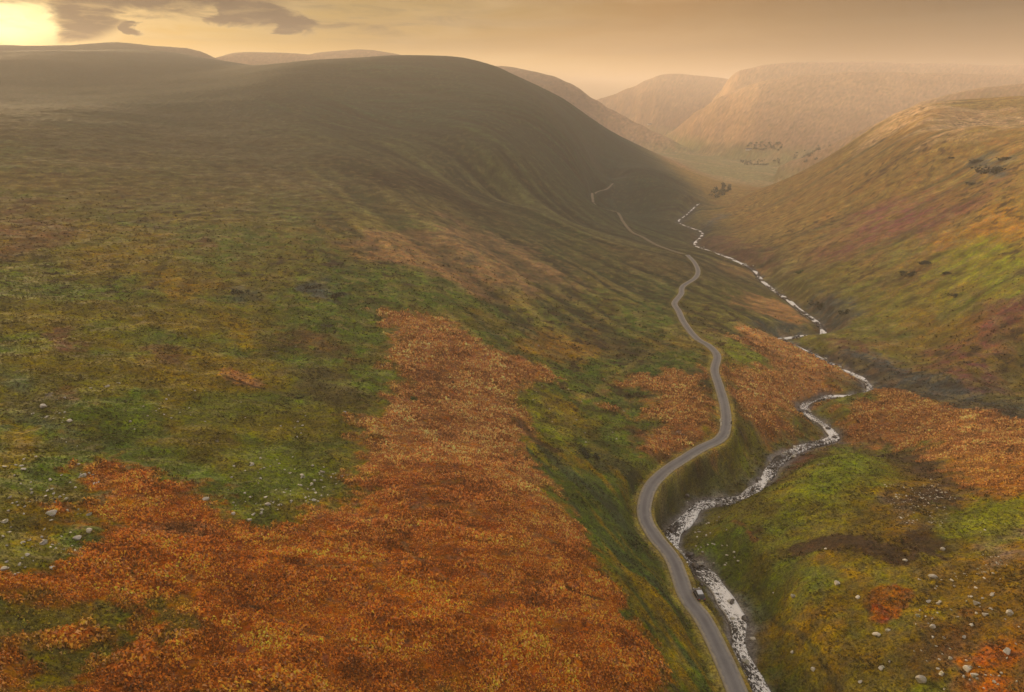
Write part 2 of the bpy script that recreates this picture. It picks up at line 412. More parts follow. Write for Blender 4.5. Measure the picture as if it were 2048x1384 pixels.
# stream channel: bed, stony banks, ravine sides
_grg = np.interp(np.arange(len(stream_p)), [0, len(stream_p)*.25, len(stream_p)*.45, len(stream_p)*.6, len(stream_p)-1], [9, 10, 12, 17, 16])
wv = _grg[iS]*(1+.25*perlin(gX/14, gY/14))
zs = stream_z[iS]
t = 1-smooth(dS, STREAM_W+.6, STREAM_W+wv)
t = t*smooth(dR, 2.2, 4.2)
gZ = np.where(dS < 40, gZ*(1-t) + np.minimum(zs+.10*np.clip(dS-STREAM_W, 0, None), gZ)*t, gZ)
bed = 1-smooth(dS, STREAM_W-.8, STREAM_W+.9)
gZ = gZ - bed*(.55+.001*gY)
zb = beck_z[iB]; t = (1-smooth(dB, 1.5, 20+5*perlin(gX/11, gY/11)))*smooth(dS, 2, 10)
gZ = np.where(dB < 38, gZ*(1-t)+np.minimum(zb, gZ)*t, gZ)

gZg = gZ.reshape(NQ, NA)
def ground(x, y):
    """height of the finished ground at (x, y)"""
    x = np.asarray(x, float); y = np.asarray(y, float)
    fa = np.clip((x/y-GA[0])/(GA[1]-GA[0]), 0, NA-1.001); fq = np.clip(np.interp(np.log(y), GQ, np.arange(NQ)), 0, NQ-1.001)
    ia = fa.astype(int); iq = fq.astype(int); ta = fa-ia; tq = fq-iq
    return (gZg[iq, ia]*(1-ta)*(1-tq)+gZg[iq, ia+1]*ta*(1-tq)+gZg[iq+1, ia]*(1-ta)*tq+gZg[iq+1, ia+1]*ta*tq)

def mesh_np(name, V, F, mat, cols=None, parent=None, smooth_=True, vals=None):
    """one mesh object from numpy arrays; F is (n,3) or (n,4)"""
    me = bpy.data.meshes.new(name); V = np.asarray(V, np.float32); F = np.asarray(F, np.int32); k = F.shape[1]
    me.vertices.add(len(V)); me.vertices.foreach_set('co', V.ravel())
    me.loops.add(F.size); me.loops.foreach_set('vertex_index', F.ravel())
    me.polygons.add(len(F)); me.polygons.foreach_set('loop_start', np.arange(0, F.size, k, dtype=np.int32))
    me.polygons.foreach_set('use_smooth', np.full(len(F), smooth_))
    me.update(calc_edges=True)
    if cols is not None:
        ca = me.color_attributes.new('cover', 'FLOAT_COLOR', 'POINT')
        c4 = np.ones((len(V), 4), np.float32); c4[:, :3] = cols
        if vals is not None: c4[:, 3] = vals
        ca.data.foreach_set('color', c4.ravel())
    me.materials.append(mat)
    o = bpy.data.objects.new(name, me); C.objects.link(o)
    if parent: o.parent = parent
    return o
def mat(name):
    m = bpy.data.materials.new(name); m.use_nodes = True
    return m, NT(m.node_tree)
# ------------------------------------------------------------------ land cover (plant and rock colours, laid out on the ground)
PAL = dict(
 olive=(.125,.120,.030), green=(.075,.120,.026), fresh=(.150,.190,.030), straw=(.235,.190,.075), rust=(.400,.142,.040), tan=(.420,.215,.100),
 brown=(.150,.085,.040), moor=(.160,.118,.085), heather=(.135,.055,.050), crimson=(.125,.046,.058), peat=(.040,.026,.016), darkgreen=(.035,.047,.026),
 rock=(.185,.175,.175), slate=(.075,.080,.085), gold=(.240,.160,.030), ochre=(.270,.150,.045), redsoil=(.230,.078,.034), pale=(.330,.240,.160), steel=(.055,.066,.068), pasture=(.135,.165,.075))
PAL = {k: np.array(v) for k, v in PAL.items()}
N = len(gX)
def lay(c, w_, col):
    w_ = np.clip(w_, 0, 1)[:, None]; return c*(1-w_)+PAL[col]*w_ if isinstance(col, str) else c*(1-w_)+col*w_
n1 = fbm(gX, gY, 95, 3, off=1); n2 = fbm(gX, gY, 34, 3, off=2); n3 = fbm(gX, gY, 9, 3, .6, off=3); n4 = fbm(gX, gY, 210, 3, off=4)
cover = np.tile(PAL['olive'][None], (N, 1))
cover = lay(cover, smooth(n2+.5*n3, -.1, .6)*.75, 'green')
cover = lay(cover, smooth(n1-.4*n2, .0, .6)*.6, 'gold')
cover = lay(cover, smooth(gY+120*n1, 260, 560)*.55, 'moor')
cover = lay(cover, smooth(n4+.6*n2, .05, .7)*.5*smooth(gY, 200, 500), 'brown')
cover = lay(cover, smooth(side, .45, .8)*smooth(gY+60*n2, 210, 330)*.30, 'ochre')
cover = lay(cover, smooth(side, .45, .8)*smooth(gY, 210, 330)*smooth(n2+.7*n3, .1, .6)*.6, 'brown')
cover = lay(cover, smooth(side, .45, .8)*(1-smooth(gY+40*n2, 120, 190))*.6, 'gold')
# streaks along the slope
sk = smooth(gY, 90, 260)
cover = lay(cover, smooth(st*1.8+.2*n3, .1, .7)*.55*sk, 'straw')
cover = lay(cover, smooth(-st*1.8+.2*n3, .1, .6)*.8*sk, 'darkgreen')
def world_poly(pxs):
    P = [hit(u, v) for u, v in pxs]; return np.array([p[:2] for p in P if p is not None])
def poly_sd(x, y, P):
    d = np.full(x.shape, 1e9); ins = np.zeros(x.shape, bool)
    for i in range(len(P)):
        ax, ay = P[i]; bx, by = P[(i+1) % len(P)]; ex, ey = bx-ax, by-ay
        t = np.clip(((x-ax)*ex+(y-ay)*ey)/(ex*ex+ey*ey+1e-9), 0, 1)
        d = np.minimum(d, np.hypot(x-ax-t*ex, y-ay-t*ey))
        c = ((ay > y) != (by > y)) & (x < ex*(y-ay)/(ey+1e-12)+ax); ins ^= c
    return np.where(ins, d, -d)
def patch_w(pxs, soft=3.0, warp=None, brk=0.0):
    """weight of a plant patch whose outline is given by photo pixels on the ground"""
    P = world_poly(pxs); ym = P[:, 1].mean(); soft = soft*ym/150.; warp = soft*1.2 if warp is None else warp*ym/150.
    lo, hi = P.min(0)-3*soft-2*warp, P.max(0)+3*soft+2*warp
    m = np.nonzero((gX > lo[0]) & (gX < hi[0]) & (gY > lo[1]) & (gY < hi[1]))[0]
    w_ = np.zeros(N)
    if len(m) == 0: return w_
    x, y = gX[m], gY[m]; s_ = max(1.5, warp*2.2)
    x = x+warp*fbm(x, y, s_*2.2, 3, .6, off=7); y = y+warp*fbm(x, y, s_*2.2, 3, .6, off=8)
    sd = poly_sd(x, y, P)+soft*1.1*fbm(gX[m], gY[m], max(2.2, soft*1.5), 3, .65, off=61)
    ww = smooth(sd, -soft, soft)
    if brk: ww = ww*smooth(n2[m]*.6+n3[m]*.7, -1.0*(1-brk)-.25, .35-brk*.2)
    w_[m] = ww; return w_
def patch(pxs, col, amt=1.0, soft=3.0, warp=None, brk=0.0):
    global cover
    w_ = patch_w(pxs, soft, warp, brk); cover = lay(cover, w_*amt, col); return w_
def line_w(pxs, width, soft=None):
    P = dens(world_poly(pxs), step=max(1.0, hit(*pxs[0])[1]/120)); k = P[:, 1].mean()/150.; width *= k
    d, _ = dist_path(gX, gY, P); d = d + width*.8*perlin(gX/(width*4), gY/(width*4))
    return 1-smooth(d, width*.3, width*1.2)
def line(pxs, col, width, amt=1.0):
    global cover
    cover = lay(cover, line_w(pxs, width)*amt, col)
br = np.zeros(N)      # bracken density
def bracken(pxs, amt=1.0, soft=2.5, warp=None, brk=0.0):
    global br
    w_ = patch_w(pxs, soft, warp, brk)*amt; br = np.maximum(br, w_); return w_
#PATCHES
# left hill, far
patch([(0,300),(200,260),(450,240),(620,300),(560,420),(300,420),(0,420)], 'brown', .35, 12)
patch([(0,395),(60,400),(110,470),(70,520),(0,520)], 'heather', .6, 6)
patch([(690,490),(780,455),(900,440),(1030,480),(1150,560),(1060,590),(960,590),(860,560),(740,520)], 'moor', .75, 5)
patch([(690,490),(780,455),(900,440),(1030,480),(1150,560),(1060,590),(960,590),(860,560),(740,520)], 'tan', .45, 5, brk=.5)
patch([(680,315),(760,340),(850,345),(930,385),(1020,445),(960,430),(880,395),(760,370)], 'peat', .8, 4)
patch([(740,240),(860,300),(980,400),(900,360),(780,290)], 'darkgreen', .4, 6)
patch([(1060,420),(1300,560),(1340,600),(1240,560),(1100,480)], 'green', .35, 6)
patch([(640,540),(760,530),(900,560),(1000,620),(900,620),(760,600),(650,580)], 'green', .8, 4)
patch([(560,600),(700,590),(780,640),(760,700),(690,740),(600,720)], 'green', .8, 5)
patch([(360,540),(430,600),(520,690),(470,690),(400,620),(330,560)], 'gold', .8, 4)
patch([(280,500),(420,560),(360,590),(260,540)], 'ochre', .35, 5)
patch([(590,570),(640,560),(690,590),(660,600),(610,590)], 'steel', .85, 2)
patch([(455,580),(510,575),(520,598),(470,602)], 'steel', .6, 2)
patch([(395,472),(430,478),(425,492),(400,486)], 'heather', .6, 2)
patch([(550,655),(620,655),(720,690),(715,715),(640,715),(570,690)], 'brown', .8, 3, brk=.2)
patch([(550,655),(620,655),(720,690),(715,715),(640,715),(570,690)], 'peat', .45, 3, brk=.5)
patch([(570,745),(660,740),(760,790),(740,820),(640,800),(590,790)], 'brown', .6, 4, brk=.3)
patch([(570,745),(660,740),(760,790),(740,820),(640,800),(590,790)], 'darkgreen', .5, 4, brk=.4)
patch([(95,660),(150,655),(160,700),(110,700)], 'heather', .7, 2.5)
patch([(290,685),(380,700),(370,730),(310,720)], 'heather', .55, 3)
patch([(120,770),(150,775),(150,800),(115,795)], 'brown', .8, 2)
patch([(170,810),(260,780),(330,830),(320,900),(230,910),(170,870)], 'green', .8, 4)
patch([(0,700),(60,740),(130,820),(200,900),(150,900),(60,830),(0,780)], 'steel', .40, 4, brk=.4)
patch([(0,820),(80,850),(90,900),(40,960),(0,960)], 'gold', .6, 4)
patch([(60,1020),(130,1040),(130,1100),(60,1090)], 'gold', .7, 3)
patch([(440,740),(480,742),(530,768),(525,777),(480,772),(442,756)], 'tan', .9, 1.0, .5)
line([(443,753),(478,765),(525,777)], 'peat', .7, .9)
patch([(380,780),(560,800),(700,840),(690,900),(520,900),(380,860)], 'olive', .6, 6)
patch([(440,880),(690,870),(710,960),(640,1020),(500,1040),(440,960)], 'green', .55, 5)
patch([(800,600),(860,580),(900,590),(880,610)], 'green', .6, 3)
# shoulder above the road
patch([(1080,720),(1180,700),(1260,730),(1180,790),(1130,800),(1000,760)], 'green', .8, 4)
patch([(900,700),(1000,740),(1120,860),(1180,930),(1120,900),(1020,820),(950,760)], 'fresh', .7, 4)
patch([(1020,660),(1100,655),(1200,700),(1120,720),(1040,700)], 'ochre', .75, 4)
patch([(1140,800),(1260,800),(1330,860),(1300,930),(1200,890)], 'green', .8, 4)
patch([(1180,800),(1290,700),(1390,700),(1420,740),(1340,745),(1330,800),(1250,830)], 'green', .85, 4)
patch([(1200,800),(1260,740),(1330,760),(1320,800),(1250,820)], 'darkgreen', .35, 4)
line([(1128,775),(1160,792),(1180,795),(1230,752),(1300,702)], 'straw', 1.1, .65)
patch([(1250,590),(1330,600),(1350,660),(1290,690),(1230,640)], 'green', .8, 4)
patch([(1040,930),(1090,920),(1250,950),(1320,960),(1285,1020),(1300,1100),(1400,1260),(1450,1400),(1340,1400),(1250,1200),(1150,1070)], 'green', .8, 4)
patch([(1120,940),(1200,960),(1290,1080),(1330,1200),(1250,1120),(1160,1010)], 'darkgreen', .55, 3, brk=.3)
patch([(1240,1100),(1300,1180),(1400,1340),(1330,1300),(1250,1190)], 'darkgreen', .6, 3, brk=.3)
patch([(1150,900),(1240,920),(1300,960),(1240,960),(1160,930)], 'darkgreen', .75, 3)
patch([(1260,860),(1380,840),(1400,880),(1330,925),(1280,900)], 'brown', .8, 3)
# between road and stream
patch([(1330,930),(1450,880),(1560,870),(1540,930),(1500,985),(1400,1000),(1340,1050),(1310,1000)], 'darkgreen', .55, 4)
patch([(1470,850),(1600,850),(1640,870),(1540,920),(1480,900)], 'olive', .8, 4)
patch([(1430,870),(1470,860),(1500,885),(1540,930),(1490,920)], 'fresh', .4, 3)
patch([(1430,675),(1480,680),(1535,722),(1500,745),(1440,735)], 'fresh', .85, 3)
patch([(1400,560),(1480,560),(1560,600),(1480,660),(1390,640),(1365,600)], 'olive', .7, 4)
patch([(1560,640),(1640,650),(1630,668),(1540,672),(1500,655)], 'steel', .85, 3)
patch([(1370,600),(1480,600),(1560,615),(1540,640),(1460,630)], 'darkgreen', .5, 3, brk=.3)
patch([(1290,1060),(1330,1060),(1400,1180),(1470,1310),(1480,1384),(1440,1330),(1360,1180)], 'olive', .8, 3)
# right hill
patch([(1540,560),(1660,530),(1800,540),(1860,620),(1760,700),(1660,690),(1640,620)], 'olive', .7, 6)
patch([(1640,450),(1760,400),(1900,390),(1900,500),(1760,530),(1660,500)], 'crimson', .45, 6, brk=.4)
patch([(1720,420),(1860,380),(1880,450),(1760,490)], 'crimson', .8, 6, brk=.5)
patch([(1870,500),(1980,460),(2060,440),(2060,580),(1900,580)], 'fresh', .7, 5)
patch([(1900,480),(2000,420),(2060,380),(2060,450),(1960,480)], 'ochre', .85, 5)
patch([(1700,520),(1760,500),(1850,500),(1800,540),(1720,560)], 'green', .5, 5)
patch([(1940,620),(2060,590),(2060,670),(1950,680)], 'crimson', .9, 4)
patch([(1840,700),(1900,680),(2000,700),(2010,780),(1900,780),(1850,750)], 'crimson', .95, 4, brk=.5)
patch([(1980,680),(2060,670),(2060,790),(2000,790)], 'darkgreen', .6, 4)
patch([(1740,590),(1860,590),(1900,640),(1800,690),(1720,660)], 'green', .35, 6)
patch([(1840,600),(1930,600),(1930,690),(1850,680)], 'ochre', .35, 6)
patch([(1660,670),(1750,690),(1860,760),(1800,740),(1700,705)], 'heather', .7, 3)
for P_ in ([(1790,560),(1835,533),(1850,535),(1830,560),(1800,580)], [(1840,520),(1865,510),(1870,520),(1850,532)], [(1740,572),(1790,545),(1800,550),(1760,580)],
           [(1885,550),(1905,543),(1910,552),(1890,558)], [(1895,590),(1920,587),(1922,595),(1900,597)], [(1840,568),(1858,564),(1855,573),(1842,574)]):
    patch(P_, 'peat', .75, 1.3)
for P_ in ([(1938,318),(1958,310),(1975,315),(1975,330),(1945,338)], [(1955,338),(1985,325),(2010,332),(2018,350),(1995,360),(1960,352)], [(1995,315),(2028,313),(2025,325),(2000,322)], [(1936,363),(1952,362),(1950,374),(1938,374)], [(1965,302),(1985,300),(1990,312),(1972,310)]):
    patch(P_, 'steel', .95, .9)
patch([(1790,240),(1860,222),(2060,210),(2060,246),(1950,249),(1870,262),(1820,255)], 'pale', .85, 5)
patch([(1850,225),(2000,228),(1990,236),(1860,238)], 'brown', .5, 3)
line([(1580,445),(1640,420),(1700,385),(1760,345),(1830,290)], 'peat', 1.3, .6)
line([(1500,425),(1560,395),(1640,350),(1720,300)], 'brown', 1.3, .4)
# lower right
patch([(1560,975),(1620,930),(1700,905),(1770,925),(1800,960),(1720,1020),(1640,1040),(1560,1030)], 'fresh', .5, 5)
patch([(1600,950),(1680,915),(1740,930),(1700,990),(1620,1000)], 'green', .5, 4)
patch([(1700,900),(1830,900),(1930,950),(1960,980),(1880,970),(1780,925)], 'peat', .75, 3, brk=.2)
patch([(1690,830),(1760,850),(1800,900),(1730,890),(1690,880)], 'heather', .7, 4)
patch([(1590,880),(1660,880),(1690,890),(1600,920),(1550,950),(1560,920)], 'heather', .8, 3)
patch([(1790,960),(1860,950),(1930,985),(1930,1030),(1850,1050),(1780,1030)], 'slate', .7, 4, brk=.4)
patch([(1770,980),(1810,970),(1830,1010),(1780,1015)], 'peat', .7, 3, brk=.4)
patch([(1620,1000),(1720,990),(1760,1060),(1680,1080),(1600,1050)], 'olive', .7, 4)
patch([(1570,1100),(1620,1080),(1720,1072),(1760,1090),(1830,1110),(1810,1128),(1740,1112),(1660,1100),(1580,1108)], 'peat', .85, 1.6)
patch([(1800,1075),(1850,1060),(1895,1080),(1890,1112),(1830,1112)], 'peat', .8, 2, brk=.2)
patch([(1960,1060),(2060,1020),(2060,1190),(1990,1150),(1960,1110)], 'rock', .6, 5, brk=.5)
patch([(1890,1020),(1980,1000),(2060,980),(2060,1060),(1950,1120),(1880,1100)], 'fresh', .45, 5)
patch([(1820,1130),(1900,1100),(1960,1140),(1880,1170),(1820,1160)], 'straw', .35, 4, brk=.4)
patch([(1733,1200),(1750,1178),(1790,1168),(1820,1180),(1826,1200),(1795,1238),(1762,1256),(1738,1240)], 'redsoil', 1, .7, .6)
line([(1728,1185),(1733,1215),(1742,1235)], 'peat', .8, .9)
line([(1770,1215),(1800,1195),(1830,1190)], 'peat', .6, .6)
patch([(1840,1260),(1900,1230),(2060,1200),(2060,1400),(1900,1400),(1850,1330)], 'brown', .75, 6, brk=.2)
patch([(1980,1290),(2060,1270),(2060,1400),(1960,1400)], 'rust', .5, 5)
patch([(1500,1300),(1580,1250),(1620,1300),(1640,1400),(1540,1400)], 'green', .7, 4)
patch([(1480,1190),(1560,1170),(1700,1260),(1700,1400),(1640,1340),(1560,1240)], 'gold', .6, 6)
patch([(1370,1090),(1440,1050),(1520,1050),(1540,1110),(1480,1150),(1420,1130)], 'green', .7, 4)
patch([(1365,1095),(1400,1090),(1430,1120),(1400,1125)], 'heather', .8, 1.5)
patch([(1650,1100),(1700,1130),(1900,1190),(1880,1230),(1700,1200)], 'gold', .5, 6)
line([(1510,1140),(1570,1215),(1640,1300),(1690,1384)], 'darkgreen', .7, .6)
line([(1820,1250),(1850,1290),(1900,1330),(1960,1384)], 'darkgreen', .5, .4)
patch([(1503,1062),(1520,1052),(1528,1060),(1512,1080)], 'peat', .8, .8, .3)
line([(1465,1042),(1490,1052),(1500,1068),(1512,1080)], 'brown', .7, .8)
patch([(1625,690),(1700,698),(1770,720),(1850,742),(1950,782),(2060,808),(2060,850),(1950,826),(1850,800),(1765,772),(1700,745),(1650,715)], 'steel', .95, 2)
patch([(1640,695),(1700,705),(1800,745),(1900,785),(2060,825),(2060,850),(1950,826),(1850,800),(1765,772),(1700,740)], 'peat', .6, 2, brk=.3)
patch([(1590,600),(1640,592),(1700,600),(1700,640),(1660,662),(1620,635)], 'steel', .9, 2)
patch([(1380,462),(1440,470),(1520,500),(1560,525),(1530,535),(1450,505),(1390,490)], 'heather', .7, 2)
patch([(1390,458),(1440,428),(1450,432),(1400,470)], 'slate', .8, 1.2)
patch([(1345,436),(1395,410),(1400,416),(1358,444)], 'slate', .8, 1.0)
bl = side*(1-smooth(gY+30*n2, 150, 230)); cover = cover*(1-bl[:, None]*np.array([.32, .48, .40])*(.45+.55*(1-smooth(gY, 105, 150)))[:, None])
for P_ in ([(1565,1102),(1620,1078),(1720,1070),(1765,1088),(1835,1108),(1812,1130),(1740,1114),(1660,1102),(1590,1112)], [(1800,1072),(1850,1058),(1898,1078),(1892,1114),(1832,1114)],
           [(1740,905),(1830,905),(1920,945),(1955,978),(1880,968),(1790,930)], [(1800,975),(1850,965),(1925,990),(1915,1020),(1840,1015)]):
    patch(P_, 'peat', .95, 1.4, brk=.1)
patch([(1560,975),(1630,925),(1700,905),(1750,922),(1740,960),(1660,1000),(1580,1010)], 'fresh', .5, 4)
patch([(1900,1010),(2000,985),(2060,985),(2060,1030),(1960,1080),(1900,1060)], 'fresh', .5, 4)
bw = patch_w([(1000,840),(1060,862),(1100,880),(1250,950),(1320,960),(1285,1020),(1300,1100),(1400,1260),(1450,1400),(1320,1400),(1250,1200),(1150,1070),(1060,930)], 5)
s2 = streak(gX+2*perlin(gX/12, gY/12), gY, (16, -41), 42, 3.6, 4.4)+.5*streak(gX, gY, (16, -41), 25, 1.7, 8.8)
cover = lay(cover, bw*smooth(s2, .05, .5)*.75, 'gold'); cover = lay(cover, bw*smooth(-s2, .05, .45)*.85, 'darkgreen')
# bracken
b_main = bracken([(205,925),(240,928),(300,938),(360,968),(430,1012),(480,1047),(540,1055),(640,1030),(700,985),(742,930),(745,880),(708,835),(765,812),(800,760),(765,700),(795,662),(742,618),
   (860,632),(960,682),(1080,730),(1110,760),(1020,800),(1060,862),(1040,922),(1085,965),(1150,1050),(1180,1120),(1240,1200),(1290,1280),(1335,1400),(900,1420),(500,1420),(-80,1420),(-80,1200),(100,1150),(180,1130),(200,1060),(190,990)], 1, 4.0, 5.0)
o_l = patch_w([(-80,1140),(120,1155),(290,1230),(200,1300),(170,1420),(-80,1420)], 4, 6, .0)*smooth(n3+.5*n2, -.5, .2)
br = br*(1-.8*o_l)
o_l2 = patch_w([(260,1195),(420,1190),(480,1290),(400,1384),(330,1300)], 4, 5, .0)*smooth(n3+.5*n2, -.1, .5); br = br*(1-.75*o_l2)
b2 = [bracken(P_, a_, 3.5, 4.5) for P_, a_ in (
 ([(1230,775),(1330,742),(1400,738),(1418,800),(1440,850),(1395,885),(1330,918),(1296,900),(1300,850),(1210,825),(1160,800),(1250,832),(1320,800)], .9),
 ([(1452,770),(1440,738),(1490,735),(1540,722),(1490,690),(1440,665),(1500,658),(1600,682),(1680,725),(1712,757),(1640,792),(1604,805),(1570,850),(1490,835),(1462,800)], .95),
 ([(1480,585),(1580,600),(1640,645),(1560,635),(1480,615)], .9), ([(1430,520),(1500,530),(1510,560),(1440,540)], .6),
 ([(1770,772),(1850,795),(1950,822),(2060,842),(2060,960),(1960,900),(1900,905),(1800,895),(1720,880),(1665,845),(1690,808)], .9),
 ([(1880,880),(1960,890),(2060,900),(2060,980),(1980,1000),(1900,940)], .55))]
bt = smooth(-gY+14*n2, -165, -70)      # farther bracken is paler and pinker, the near slope rust red
bcol = PAL['tan']*(1-bt[:, None])+PAL['rust']*bt[:, None]
bcol = bcol*1.12
bcol = bcol*(1-.45*smooth(n2+.4*n3, .1, .7)[:, None]) + PAL['redsoil']*(.20*smooth(n2+.4*n3, .1, .7)[:, None])*.8
cover = cover*(1-br[:, None])+bcol*br[:, None]
for P_, wd, am in (([(600,1122),(700,1130),(800,1118),(900,1114),(965,1122)], .55, .6), ([(803,1078),(830,1110),(880,1150),(908,1172)], .6, .65), ([(930,1120),(975,1146)], .5, .5),
    ([(370,1150),(470,1185),(560,1230),(650,1268),(760,1300)], .55, .6), ([(830,978),(870,972),(925,958)], .8, .45), ([(820,1018),(900,1010),(960,1030)], .8, .4), ([(280,1060),(275,1110),(262,1160)], .3, .6),
    ([(1030,840),(1060,870),(1110,900)], .8, .8), ([(1130,1165),(1170,1185),(1210,1200)], .5, .8), ([(1060,1060),(1110,1080)], .9, .5)):
    lw_ = line_w(P_, wd*2.1); cover = lay(cover, lw_*am, 'brown' if am < .7 else 'peat'); br = br*(1-lw_*.9)
for P_, wd, am in (([(480,1180),(600,1185),(700,1160)], .5, .4), ([(300,1140),(420,1165),(520,1200)], .4, .4), ([(560,1290),(700,1290),(800,1330)], .5, .35), ([(900,1290),(1000,1250),(1100,1240)], .5, .4)):
    line(P_, 'rust', wd, am)
for P_ in ([(205,930),(225,1000),(240,1010),(215,1015),(200,980)], [(270,1050),(400,1040),(430,1060),(330,1080)]):
    patch(P_, 'brown', .7, 1.6)
patch([(1630,302),(1700,272),(1790,226),(1850,214),(1800,250),(1720,286),(1660,310)], 'pale', .9, 3)  # sunlit face of the far spur put in as pale colour
patch([(1400,215),(1500,190),(1620,230),(1560,270),(1430,262)], 'pale', .5, 4, brk=.4)  # lit patches of the ridge behind, painted pale
# ravine sides, river gravel, road verge
rk = (1-smooth(dS, 1.0, 5.5+3*n3))*(.75+.3*n3)
cover = lay(cover, rk, 'slate')
rv = (1-smooth(dS, 6, 17+5*n2))*smooth(gY, 250, 330)*(.75+.4*n3)*smooth(side, .42, .55)
cover = lay(cover, rv*.8, 'steel')
bk = (1-smooth(dB, 3, 21+5*n2))*(.7+.4*n3); cover = lay(cover, bk*.8, 'steel'); br = br*(1-np.clip(bk*1.5, 0, 1))
cover = lay(cover, (1-smooth(dS, 2.0, 3.4+1.2*n3))*.7, 'rock')
vg = 1-smooth(dR, 2.2, 3.6+.8*n3); cover = lay(cover, vg*.7, 'straw')
cover = lay(cover, smooth(dR, 2.6, 4)*(1-smooth(dR, 4, 7))*.35*(gX < sx_at), 'peat')
# far valley: haze tint in the colour, pastures, woods edges, stone walls
fv = smooth(gY, 1450, 1800)
cover = lay(cover, smooth(gY, 1500, 1800)*.8, np.array([.25, .18, .135]))  # pale pink haze painted over the far hill colours
cover = lay(cover, fv*smooth(-gZ, 150, 190)*.6, 'pasture')
cover = lay(cover, fv*smooth(n4+.4*n1, .0, .5)*.45, 'pale')
n5 = fbm(gX*1.0+gY*.25, gY*1.35-gX*.3, 16, 4, .62, off=51)
hz_ = (.30+.10*smooth(gY, 150, 400))
cover = lay(cover, smooth(n5, .12, .55)*.38*smooth(gY, 120, 300), 'brown'); cover = lay(cover, smooth(-n5, .15, .6)*.30*smooth(gY, 120, 300), 'straw')
cover = cover*(1+(hz_*n3)[:, None]+(.22*n5)[:, None]+.12*n2[:, None])
cover = cover.mean(1, keepdims=True)+(cover-cover.mean(1, keepdims=True))*(1.2-.02*br)[:, None]
lf = (1-side)*smooth(gY, 200, 520)*(1-smooth(gY, 2000, 2600)); cover = cover*(1-(.40+.42*smooth(gY, 400, 900))[:, None]*lf[:, None]*np.array([1.15, .9, .8])); cover = cover*(1-.12*lf[:, None])+.12*lf[:, None]*cover.mean(1, keepdims=True)  # left hill colours darkened to stand in for shade under bright haze
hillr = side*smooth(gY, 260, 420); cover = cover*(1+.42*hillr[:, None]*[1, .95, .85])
cover = np.clip(cover, .006, .6)
_w3 = smooth(gY, 200, 340)*(1-smooth(gY, 1300, 1700)); _s3 = np.clip(st*1.5, -1, 1)
cover = cover*(1+(_w3*_s3*(.40*(1-side)*(1-.5*_t2)+.16*side))[:, None]*np.array([1.05, 1, .9]))
sp_ = fbm(gX, gY, 6.5, 4, .6, off=71); cl_ = smooth(fbm(gX, gY, 70, 2, off=72), -.1, .4)
wt = smooth(gY, 130, 220)*(1-smooth(gY, 1100, 1500))*(1-br*.6)*np.clip(smooth(dR, 3, 8), 0, 1)*(1-.65*(1-side)*smooth(gY, 350, 600))
cover = lay(cover, smooth(sp_, .30, .46)*(.25+.55*cl_)*wt, 'peat'); cover = lay(cover, smooth(-sp_, .34, .5)*(.2+.3*(1-cl_))*wt, 'straw')
cover = cover*(1+(_gz*np.clip(gul*1.3, -1, 1)*.22)[:, None])
cover = lay(cover, _gz*smooth(-gul, .25, .7)*.5, 'darkgreen')
cover = np.clip(cover*(1+(.14*(1-(1-side)*smooth(gY, 350, 700)))[:, None]), .006, .62)
cover = cover*(1-.12*((1-br)*(1-side))[:, None]*(gY < 1500)[:, None])
cover_top = cover.copy()                       # colour of the plants; the litter under the bracken is darker
cover = cover*(1-(br*.5*(1-smooth(gY, 180, 380)))[:, None]*np.array([.9, 1, 1]))
gw = 1-.8*smooth(gY, 700, 1600)     # fine texture faded with distance, in place of haze

tc = None
def moor_material():
    m, g = mat('moorland')
    cv = g.n('ShaderNodeAttribute', attribute_name='cover')
    geo = g.n('ShaderNodeNewGeometry').outputs['Position']
    na = g.noise(geo, 2.4, 5, .68)            # clumps of ~0.4 m
    nb = g.noise(geo, .62, 4, .6)            # ~1.5 m
    nc = g.noise(geo, 6.5, 3, .7)
    k = g.math('MULTIPLY_ADD', g.mapr(na, .34, .66), 1.2, .38)
    k = g.math('MULTIPLY', k, g.mapr(nb, .3, .7, .68, 1.32))
    k = g.math('MULTIPLY', k, g.mapr(g.noise(geo, .13, 6, .68), .3, .7, .66, 1.34))
    k = g.math('MULTIPLY_ADD', g.math('SUBTRACT', k, 1.0), cv.outputs['Alpha'], 1.0)
    col = g.mix(1.0, cv.outputs[0], g.n('ShaderNodeCombineColor', ins={0: k, 1: k, 2: k}).outputs[0], 'MULTIPLY')
    lit = g.mix(g.mapr(nc, .56, .70, 0, .55), col, g.mix(.5, g.mix(1, col, (2.2, 2.2, 2.2), 'MULTIPLY'), (.30, .22, .11)))
    hue = g.n('ShaderNodeHueSaturation', ins={'Hue': g.mapr(g.noise(geo, .35, 3), .3, .7, .485, .515), 'Saturation': g.mapr(nb, .3, .7, .85, 1.2), 'Color': lit})
    h = g.math('ADD', g.math('MULTIPLY', na, .5), g.math('MULTIPLY', nc, .2))
    bump = g.n('ShaderNodeBump', ins={'Strength': .9, 'Distance': .5, 'Height': h})
    bs = g.n('ShaderNodeBsdfPrincipled', ins={'Base Color': hue.outputs[0], 'Roughness': .95, 'Normal': bump.outputs[0]})
    bs.inputs['Specular IOR Level'].default_value = .15
    g.n('ShaderNodeOutputMaterial', ins={'Surface': bs.outputs[0]})
    return m
m_ground = moor_material()

ii = np.arange(NQ*NA, dtype=np.int32).reshape(NQ, NA)
F = np.stack([ii[:-1, :-1], ii[:-1, 1:], ii[1:, 1:], ii[1:, :-1]], -1).reshape(-1, 4)
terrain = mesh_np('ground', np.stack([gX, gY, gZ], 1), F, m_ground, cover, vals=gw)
terrain['kind'] = 'structure'; terrain['label'] = 'grass and bracken covered valley sides and fells'

